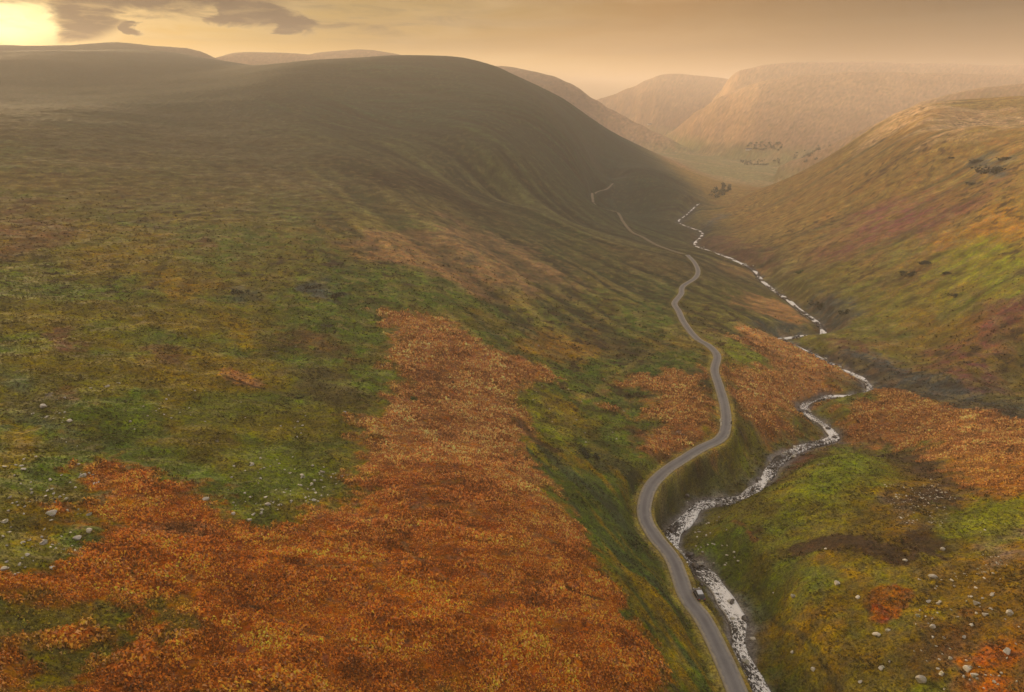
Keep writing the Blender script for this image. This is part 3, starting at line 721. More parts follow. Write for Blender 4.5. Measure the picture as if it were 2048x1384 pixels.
# ------------------------------------------------------------------ road, track, stream
def ribbon(name, P, Z, half, material, lift=0.0, skirt=.5, cross=4, crown=.0, wob=0.0, parent=None):
    d = np.gradient(P, axis=0); d /= np.linalg.norm(d, axis=1)[:, None]+1e-9; nrm = np.stack([-d[:, 1], d[:, 0]], 1)
    for _ in range(3):
        nrm = np.vstack([nrm[:1], (nrm[:-2]+2*nrm[1:-1]+nrm[2:])/4, nrm[-1:]])
    n = len(P); t = np.linspace(-1, 1, cross+1); hw = np.broadcast_to(half, (n,))
    arc = np.concatenate([[0], np.cumsum(np.linalg.norm(np.diff(P, axis=0), axis=1))])
    V = []; uv = []
    for k, tt in enumerate(t):
        h = hw*(1+(wob*perlin(arc/6.+tt*9, arc*0+tt*3) if abs(tt) > .9 else 0))
        q = P + nrm*(h*tt)[:, None]
        V.append(np.stack([q[:, 0], q[:, 1], Z+lift+crown*(1-tt*tt)], 1)); uv.append(np.stack([arc, hw*tt, arc*0], 1))
    for s_ in (0, -1):
        e = V[s_].copy(); e[:, 2] -= skirt; uv.append(uv[s_])
        V = ([e]+V) if s_ == 0 else (V+[e])
    uv = [uv[-2]]+uv[:-2]+[uv[-1]]
    m_ = len(V); V = np.stack(V, 1).reshape(-1, 3); uv = np.stack(uv, 1).reshape(-1, 3)
    ix = np.arange(n*m_).reshape(n, m_)
    F = np.stack([ix[:-1, :-1], ix[1:, :-1], ix[1:, 1:], ix[:-1, 1:]], -1).reshape(-1, 4)[:, ::-1]
    o = mesh_np(name, V, F, material, parent=parent)
    at = o.data.attributes.new('along', 'FLOAT_VECTOR', 'POINT'); at.data.foreach_set('vector', uv.astype(np.float32).ravel())
    o['kind'] = 'structure'; return o
m_road, g = mat('worn_tarmac')
al = g.n('ShaderNodeAttribute', attribute_name='along').outputs['Vector']; geo = g.n('ShaderNodeNewGeometry').outputs['Position']
s_ = g.n('ShaderNodeSeparateXYZ', ins={0: al}); ax = g.math('ABSOLUTE', s_.outputs[1])
trk = g.math('ABSOLUTE', g.math('SUBTRACT', ax, .75))
c_ = g.mix(g.mapr(trk, .1, .55), (.165, .160, .165), (.090, .088, .100))                       # wheel tracks polished paler
c_ = g.mix(g.mapr(g.math('ADD', ax, g.math('MULTIPLY', g.noise(geo, .9, 4), 1.1)), 1.55, 2.0), c_, (.33, .29, .21))   # gravelly edge
c_ = g.mix(g.mapr(g.noise(geo, .22, 4, .6), .35, .7, 0, .5), c_, (.20, .195, .20))
c_ = g.mix(g.mapr(g.noise(geo, 5.0, 4, .7), .4, .7, 0, .35), c_, (.07, .07, .075))
bp = g.n('ShaderNodeBump', ins={'Strength': .3, 'Distance': .03, 'Height': g.noise(geo, 12, 3)})
b_ = g.n('ShaderNodeBsdfPrincipled', ins={'Base Color': c_, 'Roughness': .62, 'Normal': bp.outputs[0]})
g.n('ShaderNodeOutputMaterial', ins={'Surface': b_.outputs[0]})
road = ribbon('road', road_p, road_z, ROAD_W, m_road, lift=.06, crown=.05, wob=.05, cross=6)
road['label'] = 'narrow winding grey tarmac valley road'
m_track, g = mat('gravel_track'); geo = g.n('ShaderNodeNewGeometry').outputs['Position']
b_ = g.n('ShaderNodeBsdfPrincipled', ins={'Base Color': g.mix(g.noise(geo, .5, 4), (.13, .105, .07), (.20, .165, .115)), 'Roughness': .95})
g.n('ShaderNodeOutputMaterial', ins={'Surface': b_.outputs[0]})
_tz = np.maximum(track_z, ground(track_p[:, 0], track_p[:, 1]))
track = ribbon('track', track_p, smooth1(_tz, 2)+.25, 1.5, m_track, skirt=1.5, wob=.3); track['label'] = 'pale faint continuation of the road on the far hillside'

m_water, g = mat('stream_water')
al = g.n('ShaderNodeAttribute', attribute_name='along').outputs['Vector']; geo = g.n('ShaderNodeNewGeometry').outputs['Position']
mp = g.n('ShaderNodeMapping', ins={'Vector': al, 'Scale': (1.0, 1.9, 1)}).outputs[0]
f1 = g.noise(mp, 1.0, 6, .65, 1.2); f2 = g.noise(g.n('ShaderNodeMapping', ins={'Vector': al, 'Scale': (.05, .12, 1)}).outputs[0], 1.0, 3)
foam = g.mapr(g.math('ADD', f1, g.math('MULTIPLY', g.math('SUBTRACT', f2, .5), g.mapr(g.n('ShaderNodeSeparateXYZ', ins={0: al}).outputs[0], 250, 330, .9, 4.2))), .475, .57)
wn = g.noise(geo, 1.6, 5, .7, .6)
bp = g.n('ShaderNodeBump', ins={'Strength': .8, 'Distance': .25, 'Height': g.math('ADD', wn, g.math('MULTIPLY', f1, .5))})
wat = g.n('ShaderNodeBsdfPrincipled', ins={'Base Color': (.030, .028, .026, 1), 'Roughness': .12, 'IOR': 1.33, 'Normal': bp.outputs[0]})
fo = g.n('ShaderNodeBsdfPrincipled', ins={'Base Color': (.86, .85, .86, 1), 'Roughness': .5, 'Normal': bp.outputs[0]})
mx = g.n('ShaderNodeMixShader', ins={0: foam, 1: wat.outputs[0], 2: fo.outputs[0]})
g.n('ShaderNodeOutputMaterial', ins={'Surface': mx.outputs[0]})
_arc = np.concatenate([[0], np.cumsum(np.linalg.norm(np.diff(stream_p, axis=0), axis=1))])
hwid = np.interp(_arc, [0, 110, 170, 260, 420, 700, 900], [1.75, 1.7, 1.5, 1.15, 1.5, 1.6, .9])*(1+.45*perlin(np.arange(len(stream_p))/7., np.zeros(len(stream_p))))
water = ribbon('stream', stream_p, stream_z, hwid, m_water, lift=-.12, skirt=.4, cross=8, wob=.25)
water['label'] = 'white rushing stream tumbling down the valley'

# ------------------------------------------------------------------ placing things on the finished ground
def at(u, v):
    """point of the finished ground seen at a photo pixel"""
    a, s = px2as(u, v); zz = ground(a*_YQ, _YQ); k = np.nonzero(zz/_YQ >= s)[0]
    if len(k) == 0: return None
    k = max(k[0], 1); f0 = zz[k-1]/_YQ[k-1]-s; f1 = zz[k]/_YQ[k]-s; t = np.clip(-f0/(f1-f0), 0, 1)
    Y = _YQ[k-1]+(_YQ[k]-_YQ[k-1])*t; return np.array([a*Y, Y, float(ground(a*Y, Y))])
def tag(o, label=None, cat=None, group=None, kind=None):
    for k, v in (('label', label), ('category', cat), ('group', group), ('kind', kind)):
        if v: o[k] = v
    return o
def simple_mat(name, col, rough=.6, metal=0.0, spec=.5, coat=0.0):
    m, g = mat(name); b = g.n('ShaderNodeBsdfPrincipled', ins={'Base Color': (*col, 1), 'Roughness': rough, 'Metallic': metal})
    b.inputs['Specular IOR Level'].default_value = spec; b.inputs['Coat Weight'].default_value = coat
    g.n('ShaderNodeOutputMaterial', ins={'Surface': b.outputs[0]}); return m

# ---- low vegetation : many bent fronds per clump, coloured like the cover they grow in
def fronds_material(name):
    m, g = mat(name); cv = g.n('ShaderNodeAttribute', attribute_name='cover')
    b = g.n('ShaderNodeBsdfPrincipled', ins={'Base Color': cv.outputs[0], 'Roughness': .8}); b.inputs['Specular IOR Level'].default_value = .2
    tr = g.n('ShaderNodeBsdfTranslucent', ins={'Color': cv.outputs[0]})
    g.n('ShaderNodeOutputMaterial', ins={'Surface': g.n('ShaderNodeMixShader', ins={0: .25, 1: b.outputs[0], 2: tr.outputs[0]}).outputs[0]}); return m
coverg = cover_top.reshape(NQ, NA, 3); brg = br.reshape(NQ, NA)
def sample(G, x, y):
    ia = np.clip(np.rint((x/y-GA[0])/(GA[1]-GA[0])), 0, NA-1).astype(int); iq = np.clip(np.rint(np.interp(np.log(y), GQ, np.arange(NQ))), 0, NQ-1).astype(int)
    return G[iq, ia]
def clumps(name, label, n, accept, size, nf, spread, jit, tips, ymax, hgt=(.7, .45), width=.21, gain=1.0):
    """n clumps spread over the ground where accept() says so, thinning with distance"""
    r = np.random.default_rng(len(name)*13+n)
    Y = 40*np.exp(r.random(n*3)*math.log(ymax/40.)); A = r.uniform(-1.05, 1.05, n*3)
    keep = r.random(n*3) < np.clip((Y/150)**.35, 0, 1); Y, A = Y[keep], A[keep]; X = A*Y
    keep = accept(X, Y, r) & (r.random(len(X)) > smooth(Y, ymax*.45, ymax)); X, Y = X[keep][:n], Y[keep][:n]
    z = ground(X, Y); n = len(X); base = sample(coverg, X, Y)
    S = size*(.5+1.0*r.random(n)**1.4)*(1+.55*fbm(X, Y, 7, 2, off=90))*np.clip(Y/120., .9, 3.0)**.75
    th = r.random((n, nf))*2*pi; up = r.random((n, nf))
    rad = S[:, None]*(.6+.6*r.random((n, nf)))*spread
    c, s = np.cos(th), np.sin(th); wd = S[:, None]*width*(.7+.6*r.random((n, nf)))
    def P(rr, h, side):
        return np.stack([X[:, None]+c*rr-s*side, Y[:, None]+s*rr+c*side, np.broadcast_to(z[:, None]+h-.05, c.shape)], -1)
    hm = S[:, None]*hgt[0]*(.5+up); ht = S[:, None]*hgt[1]*(.3+up)
    V = np.stack([P(rad*.08, 0, 0), P(rad*.5, hm, wd), P(rad, ht, 0), P(rad*.5, hm, -wd)], 2).reshape(-1, 3)
    big = 1+.55*fbm(X*.8+Y*.3, Y*2.2-X*.3, 9, 3, .6, off=77)+.3*fbm(X, Y, 3.0, 2, off=78)
    b = (base*gain*big[:, None])[:, None, :]*(1+jit*(r.random((n, nf, 1))**1.5*2-.75))*(1+.3*(r.random((n, 1, 1))-.5))
    t = np.array(tips)[r.integers(0, len(tips), (n, nf))]*np.clip(big, .5, 1.5)[:, None, None]; m_ = (r.random((n, nf, 1)) < .24)
    b = np.where(m_, .45*b+.55*t, b); b = np.clip(b, .006, .8)
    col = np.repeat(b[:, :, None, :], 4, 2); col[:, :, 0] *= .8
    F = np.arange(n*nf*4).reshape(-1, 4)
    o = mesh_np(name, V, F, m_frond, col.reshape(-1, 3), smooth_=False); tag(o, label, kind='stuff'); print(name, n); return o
m_frond = fronds_material('fronds')
def notwet(x, y): return (sample(dR.reshape(NQ, NA), x, y) > 2.5) & (sample(dS.reshape(NQ, NA), x, y) > 3.2)
clumps('bracken', 'rust and tan dead bracken covering the near slopes', 150000, lambda x, y, r: (sample(brg, x, y) > .15+.6*r.random(len(x))) & (fbm(x, y, 2.6, 2, off=66) > -.22-.5*r.random(len(x))) & notwet(x, y), .44, 6, .95, .85,
       [(.52,.30,.15), (.42,.18,.07), (.18,.055,.02), (.66,.38,.18)], 420, gain=1.45)
clumps('grass_tussocks', 'rough olive grass tussocks over the hillsides', 110000, lambda x, y, r: (sample(brg, x, y) < .3) & (sample(coverg, x, y).mean(1) > .036) & notwet(x, y) & (r.random(len(x)) < .8), .27, 5, 1.0, .55,
       [(.22,.19,.07), (.10,.13,.04), (.06,.06,.02), (.26,.22,.11)], 400, hgt=(.55, .6), width=.3)

# ---- rocks
m_rock, g = mat('gritstone'); geo = g.n('ShaderNodeNewGeometry').outputs['Position']
oi = g.n('ShaderNodeObjectInfo')
rc = g.mix(g.mapr(g.noise(geo, 2.2, 5, .65), .3, .7), (.15, .145, .14), (.50, .47, .43))
rc = g.mix(g.mapr(oi.outputs['Random'], 0, 1, 0, .6), rc, (.70, .66, .58))
rc = g.mix(g.mapr(g.noise(geo, 1.1, 4), .52, .66, 0, .75), rc, (.14, .16, .06))      # moss
nz = g.n('ShaderNodeSeparateXYZ', ins={0: g.n('ShaderNodeNewGeometry').outputs['Normal']}).outputs[2]
b_ = g.n('ShaderNodeBsdfPrincipled', ins={'Base Color': rc, 'Roughness': .85, 'Normal': g.n('ShaderNodeBump', ins={'Strength': .6, 'Distance': .1, 'Height': g.noise(geo, 6, 4, .7)}).outputs[0]})
g.n('ShaderNodeOutputMaterial', ins={'Surface': b_.outputs[0]})
m_wet, g = mat('wet_rock'); geo = g.n('ShaderNodeNewGeometry').outputs['Position']
b_ = g.n('ShaderNodeBsdfPrincipled', ins={'Base Color': g.mix(g.mapr(g.noise(geo, 1.3, 5, .65), .35, .65), (.030, .030, .036), (.14, .125, .12)), 'Roughness': .35})
g.n('ShaderNodeOutputMaterial', ins={'Surface': b_.outputs[0]})
import bmesh
def rock_bm(seed, sub=2):
    r = random.Random(seed); bm = bmesh.new(); bmesh.ops.create_icosphere(bm, subdivisions=sub, radius=1)
    from mathutils import Vector, noise
    o = Vector((r.uniform(0, 50),)*3)
    pl = [(Vector((r.gauss(0, 1), r.gauss(0, 1), r.gauss(0, .8))).normalized(), r.uniform(.42, .75)) for _ in range(9)]
    for v in bm.verts:
        p = v.co.copy()
        for n_, d_ in pl:
            k = p.dot(n_)
            if k > d_: p -= n_*(k-d_)*.92
        p *= 1+.16*noise.noise(p*1.7+o)
        v.co = Vector((p.x, p.y, p.z*.8))
    return bm
def rock_mesh(seed, material, nm, sub=2):
    bm = rock_bm(seed, sub); me = bpy.data.meshes.new(nm); bm.to_mesh(me); bm.free(); me.materials.append(material)
    for p in me.polygons: p.use_smooth = False
    return me
ROCKS = [rock_mesh(i, m_rock, 'boulder') for i in range(8)]
WET = [rock_mesh(i+40, m_wet, 'river_rock', 2) for i in range(6)]
def place_rock(name, meshes, p, s, label, cat, group=None, asp=None, rz=None, sink=.3):
    o = bpy.data.objects.new(name, random.choice(meshes)); C.objects.link(o)
    asp = asp or (random.uniform(.8, 1.3), random.uniform(.7, 1.1), random.uniform(.55, .95))
    o.location = (p[0], p[1], p[2]+s*asp[2]*.8*(1-2*sink)*.8); o.scale = (s*asp[0], s*asp[1], s*asp[2])
    o.rotation_euler = (random.uniform(-.2, .2), random.uniform(-.2, .2), random.uniform(0, 6.28) if rz is None else rz)
    tag(o, label, cat, group); return o
def rpx(p, w_px): return w_px/2*np.linalg.norm(p)/FP
BOULD = [ # u, v, width px, label
 (6,1140,22,'long pale slab of rock at the left edge of the photo'),
 (88,1088,30,'big dark flat-topped boulder on the near left slope'),
 (104,1137,16,'pale rock just below the big dark flat-topped boulder'),
 (178,1064,20,'rounded light grey boulder where the left grass meets bracken'),
 (155,1078,22,'flat light rock beside the rounded boulder at the bracken edge'),
 (103,1030,30,'long low blue grey rock in the left scree, above the dark boulder'),
 (180,1030,16,'small boxy grey boulder at the right end of the left scree'),
 (10,1045,24,'grey rock pile stone at the left edge above the pale slab'),
 (168,953,20,'slanting grey rock beside the tip of the bracken notch'),
 (30,1150,9,'small white stone beside the long pale slab'),
 (36,1146,7,'tiny white stone touching the small white stone by the slab'),
 (412,1000,18,'bright white boulder on the bracken edge, below the green slope'),
 (498,1041,16,'bright white boulder at the lowest tip of the green slope'),
 (505,930,20,'flat pale rock alone in the middle of the green slope'),
 (606,952,16,'white boulder on the left of the upper rock cluster'),
 (644,945,16,'dark grey boulder in the upper cluster on the green slope'),
 (626,932,12,'pale boulder at the top of the upper rock cluster'),
 (685,953,12,'small pale boulder by the right edge of the green slope'),
 (537,1010,20,'largest pale boulder in the lower rock cluster of the green slope'),
 (560,1012,14,'flat boulder to the right of the largest one in the lower cluster'),
 (525,1020,12,'pale boulder to the lower left of the largest one in the lower cluster'),
 (628,1002,14,'pale boulder in the right-hand group at the bracken edge'),
 (636,1004,9,'small boulder against the right-hand group at the bracken edge'),
 (467,1029,14,'mossy boulder just above the lowest tip of the green slope'),
 (181,777,10,'pale flat rock high on the left slope, left of its neighbour'),
 (216,774,14,'pale rounded rock high on the left slope, right of its neighbour'),
 (141,843,18,'pale broad rock above the dark heather patch on the left'),
 (260,844,9,'small white rock to the right of the broad pale rock on the left'),
 (85,815,20,'grey rock heap in the stony gully at the far left'),
 (690,826,12,'white rock at the edge of bracken, high on the shoulder'),
 (390,782,7,'small white rock left of the turf scar on the slope'),
 (592,694,6,'tiny white rock near the dark heather in mid slope'),
 (1077,692,8,'single white rock on the ochre patch above the road'),
 (1674,1168,18,'blue grey boulder on the right bank, above the gold grass'),
 (1717,1195,16,'flat pale rock left of the red soil patch'),
 (1588,1193,18,'long pale rock on the right bank between stream and red patch'),
 (1547,1186,7,'little white stone left of the long pale rock'),
 (1754,1270,20,'pinkish boulder under the lower tip of the red patch'),
 (1776,1261,14,'pale flat boulder right of the pinkish one under the red patch'),
 (1762,1338,18,'pale boulder near the bottom, left of the larger bottom one'),
 (1843,1362,26,'largest pale boulder near the bottom edge on the right'),
 (1884,1348,16,'pointed pale boulder right of the largest bottom one'),
 (1935,1340,22,'leaning brown boulder at the lower right, left of a dark one'),
 (1948,1352,20,'dark boulder leaning on the brown one at the lower right'),
 (2013,1305,26,'square flat-topped boulder near the right edge'),
 (1928,1276,13,'small orange lit boulder in the rusty grass at right'),
 (1866,1255,16,'pale boulder at the left rim of the rusty grass at right'),
 (1953,1208,20,'light rounded boulder at the lower foot of the right scree'),
 (1877,1208,16,'pale boulder left of the light rounded one, below the scree'),
 (1970,1230,16,'tilted pinkish boulder below the right scree'),
 (2020,1228,20,'reddish boulder near the right edge below the scree'),
 (1985,1190,14,'white boulder in the dark hollow beneath the right scree'),
 (1857,1204,14,'flat mossy boulder on gold grass right of the red patch'),
 (1835,1232,14,'squat boulder on grass to the lower right of the red patch'),
 (1866,1155,22,'grey boulder alone uphill of the red patch'),
 (1886,1100,14,'white boulder at the end of the dark peat hollow'),
 (1652,1098,9,'small white stone on the dark peat bank'),
 (1810,1121,12,'pale stone right below the dark peat bank'),
 (1627,1340,16,'dark boulder in the grass near the bottom, right of the stream'),
 (1585,1305,12,'yellow lichened stone on the green strip near the bottom'),
 (1720,1365,12,'small pale stone just left of the bottom edge group'),
 (1428,1127,8,'white stone on the right bank at the end of the bend'),
 (1450,1131,8,'cream stone just right of the white stone at the bend'),
 (1397,1064,7,'yellowish stone on the grassy inside of the bend'),
 (1392,1093,7,'white stone lower on the grassy inside of the bend'),
]
for u, v, wpx, lab in BOULD:
    p = at(min(u, 2047), v); s = rpx(p, wpx)*.75
    place_rock('boulder', ROCKS, p, s, lab, 'boulder', asp=(1.0, .8, .62 if 'flat' in lab or 'slab' in lab or 'long' in lab else .85), rz=random.uniform(-.4, .4))
# small stones in loose spreads, alike
SPREADS = [
 ('small pale stone loose on the stony grass at the far left', 'stones on the left grass', 70, [(0,920),(120,900),(200,960),(195,1060),(180,1130),(0,1160)], 5, 9),
 ('small white stone dotted over the green slope above the bracken', 'stones on the green slope', 55, [(440,930),(600,900),(700,950),(640,1010),(500,1035),(450,1000)], 4, 8),
 ('tiny pale stone high on the olive hillside', 'stones high on the hillside', 34, [(100,740),(330,760),(560,800),(700,830),(640,880),(300,880),(120,860)], 3, 6),
 ('little pale stone in the grass below the shoulder of the hill', 'stones below the shoulder', 22, [(960,740),(1100,740),(1260,740),(1240,880),(1160,900),(1060,800)], 3, 5),
 ('weathered stone strewn over the rusty slope at the lower right', 'stones on the lower right slope', 58, [(1830,1150),(2045,1180),(2045,1380),(1700,1380),(1820,1240)], 4, 8),
 ('small pale stone on the grassy bank inside the stream bend', 'stones inside the bend', 26, [(1390,1040),(1470,1030),(1500,1110),(1450,1140),(1380,1090)], 4, 7),
]
def inpoly(u, v, P):
    c = False
    for i in range(len(P)):
        (x1, y1), (x2, y2) = P[i], P[i-1]
        if (y1 > v) != (y2 > v) and u < (x2-x1)*(v-y1)/(y2-y1)+x1: c = not c
    return c
for lab, grp, n, P, w0, w1 in SPREADS:
    k = 0
    cs = [(random.uniform(min(p[0] for p in P), max(p[0] for p in P)), random.uniform(min(p[1] for p in P), max(p[1] for p in P))) for _ in range(5)]
    while k < n:
        if random.random() < .6: c_ = random.choice(cs); u, v = random.gauss(c_[0], 28), random.gauss(c_[1], 14)
        else: u = random.uniform(min(p[0] for p in P), max(p[0] for p in P)); v = random.uniform(min(p[1] for p in P), max(p[1] for p in P))
        if not inpoly(u, v, P): continue
        p = at(u, v); place_rock('stone', ROCKS, p, rpx(p, w0+(w1-w0)*random.random()**2), lab, 'stone', grp); k += 1
# scree that nobody could count
def scree(name, label, polys, dens_, s0, s1, material=None):
    Vs, Fs, Cs, off = [], [], [], 0
    bm = rock_bm(5, 1); T = np.array([v.co[:] for v in bm.verts]); TF = np.array([[v.index for v in f.verts] for f in bm.faces]); bm.free()
    r = np.random.default_rng(5)
    for P in polys:
        W = world_poly(P); lo, hi = W.min(0), W.max(0); n = int((hi-lo).prod()*dens_)
        x = r.uniform(lo[0], hi[0], n); y = r.uniform(lo[1], hi[1], n)
        k = (poly_sd(x, y, W)+3*fbm(x, y, 8, 2) > 0) & (fbm(x, y, 12, 2, off=4) > -.15) & (sample(dS.reshape(NQ, NA), x, y) > 2.2) & (sample(dR.reshape(NQ, NA), x, y) > 3); x, y = x[k], y[k]; z = ground(x, y)
        for i in range(len(x)):
            a = r.random()*6.28; s = s0+(s1-s0)*r.random()**3; M = T*np.array([1, r.uniform(.6, 1), r.uniform(.4, .8)])*s
            Vs.append(np.stack([x[i]+M[:, 0]*cos(a)-M[:, 1]*sin(a), y[i]+M[:, 0]*sin(a)+M[:, 1]*cos(a), z[i]+M[:, 2]+.1*s], 1)); Fs.append(TF+off); off += len(T)
    o = mesh_np(name, np.vstack(Vs), np.vstack(Fs), material or m_rock, smooth_=False); tag(o, label, kind='stuff'); print(name, len(Vs))
scree('scree', 'grey lavender scree and broken stones on the lower right hillside', [[(1960,1060),(2100,1020),(2100,1190),(1990,1160),(1930,1190),(1880,1170),(1950,1120)], [(1790,960),(1870,950),(1930,990),(1900,1050),(1800,1040)]], .8, .12, .45)
scree('scree', 'pale broken stones in the gully and grass of the far left slope', [[(60,830),(120,820),(190,900),(150,910)], [(0,1000),(180,1010),(190,1090),(120,1150),(0,1150)], [(560,930),(700,940),(650,1010),(500,1030)]], .35, .1, .45)
# rocks in the stream
def river(n, i0, i1, label, grp, s0, s1, spread):
    for _ in range(n):
        i = random.randint(int(i0*len(stream_p)), int(i1*len(stream_p))-1); d = stream_p[min(i+1, len(stream_p)-1)]-stream_p[i-1]; d = d/np.linalg.norm(d)
        o_ = random.gauss(0, spread); o_ = max(-4.6, min(4.6, o_)); q = stream_p[i]+np.array([-d[1], d[0]])*o_
        z = max(float(stream_z[i])-.25, float(ground(q[0], q[1])))
        place_rock('river_rock', WET if random.random() < .72 else ROCKS, (q[0], q[1], z), s0+(s1-s0)*random.random()**1.4, label, 'rock', grp, sink=.12)
river(95, 0.0, .20, 'dark wet rock breaking the white water of the near stream', 'rocks in the near stream', .3, 1.1, 2.0)
river(60, .20, .34, 'dark boulder in the foaming bend below the road', 'rocks in the stream bend', .3, 1.15, 1.9)
river(45, .34, .62, 'dark rock in the stream farther up the ravine', 'rocks in the middle stream', .4, 1.4, 2.3)
scree('gravel', 'stony gravel and cobbles along the stream banks', [[(1330,1040),(1420,995),(1440,1010),(1380,1060),(1380,1100),(1420,1130),(1490,1200),(1530,1300),(1570,1400),(1490,1400),(1450,1250),(1400,1160),(1330,1110)]], 1.1, .10, .38, m_wet)

# ---- shrubs : many small leaf faces through an uneven crown
m_leaf = fronds_material('leaves')
def shrub_mesh(seed, col, n=420, flat=.7):
    r = np.random.default_rng(seed); k = 7
    cc = r.normal(0, .42, (k, 3))*[1, 1, .5]+[0, 0, .45]; cr = r.uniform(.25, .5, k)
    i = r.integers(0, k, n); d = r.normal(0, 1, (n, 3)); d /= np.linalg.norm(d, axis=1)[:, None]
    p = cc[i]+d*cr[i][:, None]*(.6+.45*r.random((n, 1))); p[:, 2] = np.abs(p[:, 2])*flat
    s = .055+.05*r.random((n, 1)); a = r.normal(0, 1, (n, 3)); a /= np.linalg.norm(a, axis=1)[:, None]; b = np.cross(a, d); b /= np.linalg.norm(b, axis=1)[:, None]+1e-6
    V = np.stack([p-a*s, p+b*s, p+a*s, p-b*s], 1).reshape(-1, 3)
    c = np.array(col)*(0.55+.9*r.random((n, 1))); return V, np.arange(n*4).reshape(-1, 4), np.repeat(c, 4, 0)
m_bark = simple_mat('bark', (.07, .055, .045), .9)
def make_shrub(seed, col, nm, n=420):
    V, F, c = shrub_mesh(seed, col, n); f = mesh_np('foliage', V, F, m_leaf, c, smooth_=False)
    bm = bmesh.new(); rr = random.Random(seed)
    for _ in range(4):
        a = rr.uniform(0, 6.28); t_ = (cos(a)*.35, sin(a)*.35, .45)
        for j in range(3):
            b0 = 2.1*j; q = [(cos(b0)*.04, sin(b0)*.04, -.1), (cos(b0+2.1)*.04, sin(b0+2.1)*.04, -.1), t_]
            bm.faces.new([bm.verts.new(x) for x in q])
    me = bpy.data.meshes.new('stem'); bm.to_mesh(me); bm.free(); me.materials.append(m_bark)
    st_ = bpy.data.objects.new('stem', me); C.objects.link(st_)
    root = bpy.data.objects.new(nm, None); C.objects.link(root); f.parent = root; st_.parent = root; return root
def copy_tree(o):
    c = o.copy(); C.objects.link(c)
    for ch in o.children:
        d = ch.copy(); C.objects.link(d); d.parent = c
    return c
SHRUBS = [ # u, v, width px, colour, label
 (1165,908,34,0,'dark bush at the upper end of the hedge-like line above the road'),
 (1190,914,22,0,'dark low bush just right of the one above the road'),
 (1150,852,10,1,'small round green bush by the head of the small gully'),
 (830,800,26,1,'brownish bush in bracken at the top of the bracken field'),
 (905,765,8,0,'tiny dark bush alone in the upper bracken'),
 (600,795,14,0,'dark bush below the dark heather patch on the open slope'),
 (668,664,12,0,'small dark bush on green turf above the heather'),
 (480,585,30,0,'dark low scrub high on the left hillside'),
 (625,575,30,0,'left scrub of the two dark ones high on the green band'),
 (668,592,34,0,'right scrub of the two dark ones high on the green band'),
 (825,602,14,0,'small dark bush at the end of the green band in mid slope'),
 (1205,640,10,1,'left small bush on the green flank left of the road'),
 (1290,655,14,1,'bush on the green flank nearest the road, upper'),
 (1325,672,14,1,'bush on the green flank nearest the road, lower'),
 (1270,688,12,1,'bush just above the turf bank corner'),
 (1440,690,24,2,'brownish thicket right beside the middle road bend'),
 (1955,325,26,0,'upper left dark scrub of the patch high on the right hill'),
 (1985,345,52,0,'largest dark scrub of the patch high on the right hill'),
 (2012,320,26,0,'upper right dark scrub of the patch high on the right hill'),
 (1944,368,16,0,'small dark scrub just below the patch on the right hill'),
 (1902,316,12,0,'small dark scrub left of the patch on the right hill'),
 (1820,548,30,0,'long dark scrub left on the right hillside'),
 (1852,528,26,0,'long dark scrub right of the first on the right hillside'),
 (1896,548,18,0,'dark bush below the long scrub on the right hillside'),
 (1908,592,22,0,'low dark bush lowest on the right hillside'),
 (1600,545,20,1,'green bush above the ravine rim'),
 (1640,612,40,0,'dark shrubs on the ravine cliff above the waterfall bend'),
 (1690,625,24,0,'dark bush right of the ravine cliff shrubs'),
]
SCOL = [(.045,.055,.035), (.06,.10,.03), (.13,.085,.04)]
PROTO = [[make_shrub(100+10*c+i, SCOL[c], 'bush') for i in range(2)] for c in range(3)]
first = {}
for u, v, wpx, c, lab in SHRUBS:
    p = at(min(u, 2046), v); i = random.randint(0, 1); pr = PROTO[c][i]
    o = pr if (c, i) not in first else copy_tree(pr); first[(c, i)] = 1
    s = rpx(p, wpx)*1.15; o.location = p-np.array([0, 0, .12*s]); o.scale = (s, s*.8, s*.62); o.rotation_euler = (0, 0, random.uniform(-.5, .5)); tag(o, lab, 'bush')
for c in range(3):
    for i in range(2):
        if (c, i) not in first:
            for ch in list(PROTO[c][i].children): bpy.data.objects.remove(ch)
            bpy.data.objects.remove(PROTO[c][i])

# ---- far-off woods in the valley bottom, leaf colours lightened in place of haze
def wood(label, poly, n, h, col):
    W = world_poly(poly); lo, hi = W.min(0), W.max(0); r = np.random.default_rng(n); Vs, Fs, Cs, off, k = [], [], [], 0, 0
    while k < n:
        x, y = r.uniform(lo[0], hi[0]), r.uniform(lo[1], hi[1])
        if poly_sd(np.array([x]), np.array([y]), W)[0] < 0: continue
        z = float(ground(x, y)); V, F, c = shrub_mesh(int(r.integers(1e6)), col, 70, 1.0); hh = h*r.uniform(.6, 1.2)
        V = V*[1, 1, 1.2]; V = (V-[0, 0, .0])*hh*.62; V[:, 2] += z+hh*.12
        V = (V.reshape(-1, 4, 3)-V.reshape(-1, 4, 3).mean(1, keepdims=True))*2.6+V.reshape(-1, 4, 3).mean(1, keepdims=True); V = V.reshape(-1, 3)+[x, y, 0]
        t = hh*.035; tv = np.array([[x-t, y, z-1], [x+t, y-t, z-1], [x, y+t, z-1], [x, y, z+hh*.7]]); tf = np.array([[0, 1, 3, 3], [1, 2, 3, 3], [2, 0, 3, 3]])
        Vs.append(V); Fs.append(F+off); Cs.append(c); off += len(V); k += 1
    o = mesh_np('woodland', np.vstack(Vs), np.vstack(Fs), m_leaf, np.vstack(Cs), smooth_=False); tag(o, label, kind='stuff')
wood('small hazy wood at the foot of the valley narrows', [(1420,392),(1445,372),(1462,374),(1455,396),(1432,400)], 26, 7, (.15,.16,.10))
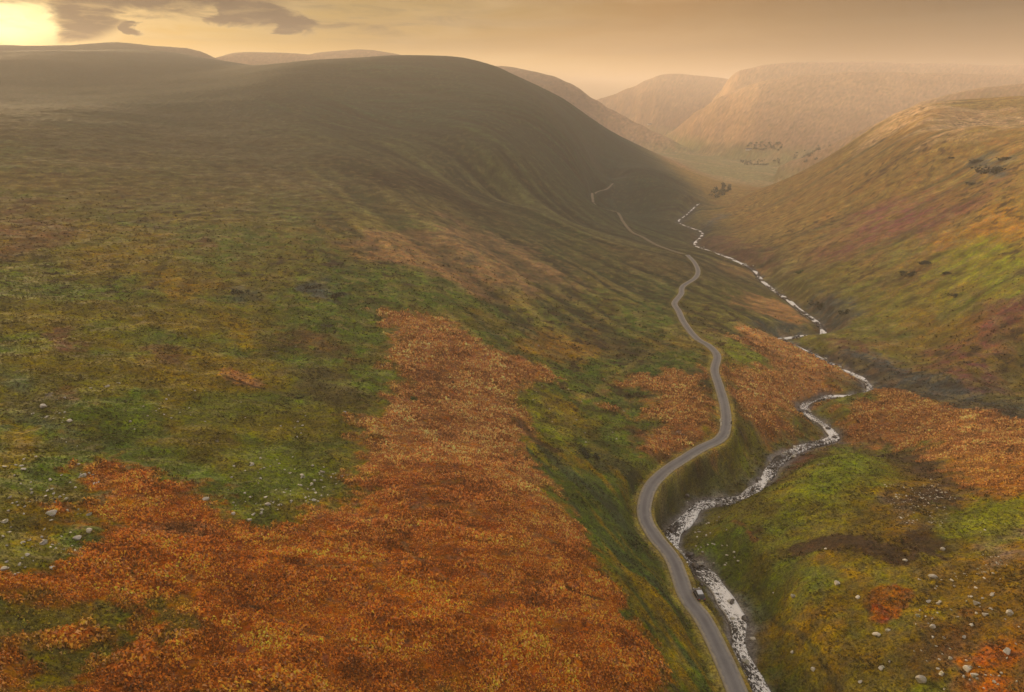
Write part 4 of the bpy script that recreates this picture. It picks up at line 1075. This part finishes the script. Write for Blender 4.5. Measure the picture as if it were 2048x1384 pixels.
wood('long hazy wood across the far valley fields', [(1490,292),(1530,284),(1568,288),(1560,303),(1510,302)], 60, 7, (.26,.26,.18))
wood('larger hazy wood under the far right slope', [(1585,304),(1600,294),(1660,292),(1655,316),(1600,318)], 80, 8, (.26,.25,.20))
wood('thin hazy tree line between far pastures', [(1480,322),(1540,318),(1568,320),(1560,327),(1490,330)], 60, 6, (.25,.25,.18))
# ---- two far farmhouses
m_lime = simple_mat('limewash', (.78, .76, .72), .9); m_slateroof = simple_mat('slate_roof', (.10, .10, .11), .7); m_dark = simple_mat('dark_glass', (.02, .022, .025), .15)
def prism(bm, L, Wd, h, ridge, z0=0.0, x0=0.0):
    v = [bm.verts.new(q) for q in ((x0-L/2,-Wd/2,z0),(x0+L/2,-Wd/2,z0),(x0+L/2,Wd/2,z0),(x0-L/2,Wd/2,z0),(x0-L/2,-Wd/2,z0+h),(x0+L/2,-Wd/2,z0+h),(x0+L/2,Wd/2,z0+h),(x0-L/2,Wd/2,z0+h),(x0-L/2,0,z0+h+ridge),(x0+L/2,0,z0+h+ridge))]
    for f in ((0,1,5,4),(2,3,7,6),(1,2,6,9,5),(3,0,4,8,7),(0,3,2,1),(4,5,9,8),(6,7,8,9)): bm.faces.new([v[i] for i in f])
def obj_bm(name, bm, m, parent=None, smooth_=False):
    bmesh.ops.recalc_face_normals(bm, faces=bm.faces); me = bpy.data.meshes.new(name); bm.to_mesh(me); bm.free(); me.materials.append(m)
    for p in me.polygons: p.use_smooth = smooth_
    o = bpy.data.objects.new(name, me); C.objects.link(o)
    if parent: o.parent = parent
    return o
def box(bm, c, s, bev=0.0):
    r = bmesh.ops.create_cube(bm, size=1); bmesh.ops.scale(bm, vec=s, verts=r['verts']); bmesh.ops.translate(bm, vec=c, verts=r['verts'])
    if bev: bmesh.ops.bevel(bm, geom=list({e for v in r['verts'] for e in v.link_edges}), offset=bev, segments=2, affect='EDGES')
for u, v, L, lab, rz in ((1300,250,26,'tiny white farmhouse in the far haze of the valley mouth',.2), (1497,301,20,'white farm building beside the long hazy wood',-.5)):
    p = at(u, v); root = bpy.data.objects.new('farmhouse', None); C.objects.link(root); root.location = p; root.rotation_euler = (0, 0, rz); tag(root, lab, 'house')
    bm = bmesh.new(); prism(bm, L, 8, 6, 3, -1); obj_bm('wall', bm, m_lime, root)
    bm = bmesh.new()
    for s_ in (-1, 1):
        q = [bm.verts.new(x) for x in ((-L/2-.4, s_*4.5, 4.75), (L/2+.4, s_*4.5, 4.75), (L/2+.4, 0, 8.2), (-L/2-.4, 0, 8.2))]; bm.faces.new(q)
    rf = obj_bm('roof', bm, m_slateroof, root); bm = bmesh.new(); box(bm, (L*.35, 0, 8.6), (1.2, 1, 1.6)); obj_bm('chimney', bm, m_lime, rf)
    for k in (-.3, -.05, .2, .38):
        bm = bmesh.new(); box(bm, (L*k, -4.02, 2.6), (1.1, .12, 1.3)); obj_bm('window', bm, m_dark, root)

# ---- the car parked on the verge
m_paint = simple_mat('car_paint', (.055, .060, .070), .22, .3, .6, 1.0); m_roof_sheen = simple_mat('sky_sheen_roof', (.42, .43, .45), .3, .4, .5, 1.0); m_tyre = simple_mat('tyre', (.02, .02, .02), .9); m_rim = simple_mat('rim', (.5, .5, .52), .3, .9)
m_red = simple_mat('red_lens', (.45, .02, .02), .2); m_clear = simple_mat('clear_lens', (.75, .75, .78), .1); m_plate = simple_mat('number_plate', (.7, .6, .1), .5)
def car(loc, rz, lab):
    root = bpy.data.objects.new('parked_car', None); C.objects.link(root); root.location = loc; root.rotation_euler = (0, 0, rz); tag(root, lab, 'car')
    # side profile (y forward) of a hatchback, lofted across the width with tumblehome
    def loft(name, prof, ws, m):
        bm = bmesh.new(); rings = []
        for w_, ins in ws:
            rings.append([bm.verts.new((w_, y*(1-ins*.02), z-ins*.0)) for y, z in prof])
        for a, b in zip(rings[:-1], rings[1:]):
            for i in range(len(prof)): j = (i+1) % len(prof); bm.faces.new((a[i], a[j], b[j], b[i]))
        bm.faces.new(rings[0]); bm.faces.new(rings[-1][::-1]); return obj_bm(name, bm, m, root)
    low = [(-2.05,.28),(-2.12,.55),(-2.05,.92),(-1.2,.98),(1.0,.95),(1.75,.80),(2.05,.62),(2.08,.35),(1.9,.22),(-1.9,.22)]
    loft('body', low, [(-.80,3),(-.88,1),(-.89,0),(.89,0),(.88,1),(.80,3)], m_paint)
    cab = [(-1.98,.94),(-1.72,1.36),(-1.45,1.42),(-.2,1.44),(.35,1.38),(1.12,.94)]
    bm = bmesh.new(); rings = [[bm.verts.new((sx*(.83-.17*(z-.94)/.5), y, z)) for y, z in cab] for sx in (-1, 1)]
    for i in range(len(cab)): j = (i+1) % len(cab); bm.faces.new((rings[0][i], rings[0][j], rings[1][j], rings[1][i]))
    bm.faces.new(rings[0]); bm.faces.new(rings[1][::-1]); obj_bm('window', bm, m_dark, root)
    bm = bmesh.new(); box(bm, (0, -.45, 1.452), (1.28, 1.5, .05), .02); obj_bm('roof', bm, m_roof_sheen, root)  # pale roof colour stands for sky reflected on a dark roof
    for sx in (-1, 1):
        for y in (-1.28, 1.3):
            bm = bmesh.new(); r_ = bmesh.ops.create_cone(bm, cap_ends=True, segments=20, radius1=.32, radius2=.32, depth=.2); bmesh.ops.rotate(bm, verts=bm.verts, matrix=__import__('mathutils').Matrix.Rotation(pi/2, 3, 'Y')); bmesh.ops.translate(bm, verts=bm.verts, vec=(sx*.82, y, .32))
            wh = obj_bm('wheel', bm, m_tyre, root)
            bm = bmesh.new(); bmesh.ops.create_cone(bm, cap_ends=True, segments=16, radius1=.2, radius2=.18, depth=.03); bmesh.ops.rotate(bm, verts=bm.verts, matrix=__import__('mathutils').Matrix.Rotation(sx*pi/2, 3, 'Y')); bmesh.ops.translate(bm, verts=bm.verts, vec=(sx*.935, y, .32)); obj_bm('rim', bm, m_rim, wh)
        bm = bmesh.new(); box(bm, (sx*.68, -2.085, .78), (.26, .06, .2), .02); obj_bm('tail_light', bm, m_red, root)
        bm = bmesh.new(); box(bm, (sx*.66, 2.02, .64), (.32, .1, .14), .02); obj_bm('headlight', bm, m_clear, root)
        bm = bmesh.new(); box(bm, (sx*.98, .75, 1.0), (.18, .1, .12), .03); obj_bm('wing_mirror', bm, m_paint, root)
    bm = bmesh.new(); box(bm, (0, -2.13, .55), (.5, .02, .11)); obj_bm('number_plate', bm, m_plate, root)
    return root
p = at(1388, 1192); i = int(np.argmin(np.hypot(road_p[:, 0]-p[0], road_p[:, 1]-p[1]))); d = road_p[i+2]-road_p[i-2]; d /= np.linalg.norm(d)
nr = np.array([d[1], -d[0]]); nr = nr if nr[0] > 0 else -nr
q = road_p[i]+nr*(ROAD_W+.6)
_c = car((q[0], q[1], float(road_z[i])+.02), atan2(d[1], d[0])-pi/2, 'dark car with sky reflection painted on its roof, parked on the verge beside the road'); _c.scale = (.8, .8, .8)
# ---- two posts at the sharp bend
m_white = simple_mat('white_paint', (.8, .8, .78), .5); m_wood = simple_mat('dark_timber', (.035, .028, .022), .9)
for u, v, m_, h, w_, lab in ((1441,852,m_white,1.1,.26,'white marker post on the left of the road bend'), (1462,850,m_wood,1.2,.26,'dark gate post on the right of the road bend'), (1440,843,m_white,.8,.22,'shorter pale post just behind the white marker post')):
    p = at(u, v); bm = bmesh.new(); box(bm, (0, 0, h/2-.1), (w_, w_, h+.2), .03); o = obj_bm('roadside_post', bm, m_); o.location = p; tag(o, lab, 'post')
    bm = bmesh.new(); v4 = [bm.verts.new(x) for x in ((-w_/2-.02,-w_/2-.02,h),(w_/2+.02,-w_/2-.02,h),(w_/2+.02,w_/2+.02,h),(-w_/2-.02,w_/2+.02,h),(0,0,h+.14))]
    for f in ((0,1,4),(1,2,4),(2,3,4),(3,0,4),(3,2,1,0)): bm.faces.new([v4[i] for i in f])
    obj_bm('cap', bm, m_, o)

# ------------------------------------------------------------------ haze
m_haze, g = mat('haze')
pv = g.n('ShaderNodeVolumePrincipled', ins={'Color': (.97, .885, .86, 1), 'Density': 2.05e-4, 'Anisotropy': .1})
g.n('ShaderNodeOutputMaterial', ins={'Volume': pv.outputs[0]})
x0, x1, y0, y1, z0, z1 = float(gX.min())-60, float(gX.max())+60, -120.0, float(gY.max())+60, float(gZ.min())-3, max(float(gZ.max()), 0)+6
V = np.array([(x, y, z) for z in (z0, z1) for y in (y0, y1) for x in (x0, x1)])
F = np.array([(0,2,3,1),(4,5,7,6),(0,1,5,4),(2,6,7,3),(0,4,6,2),(1,3,7,5)])
hz = mesh_np('haze', V, F, m_haze, smooth_=False); hz['kind'] = 'stuff'; hz['label'] = 'warm evening haze filling the valley'
print('haze box', x0, x1, y0, y1, z0, z1)
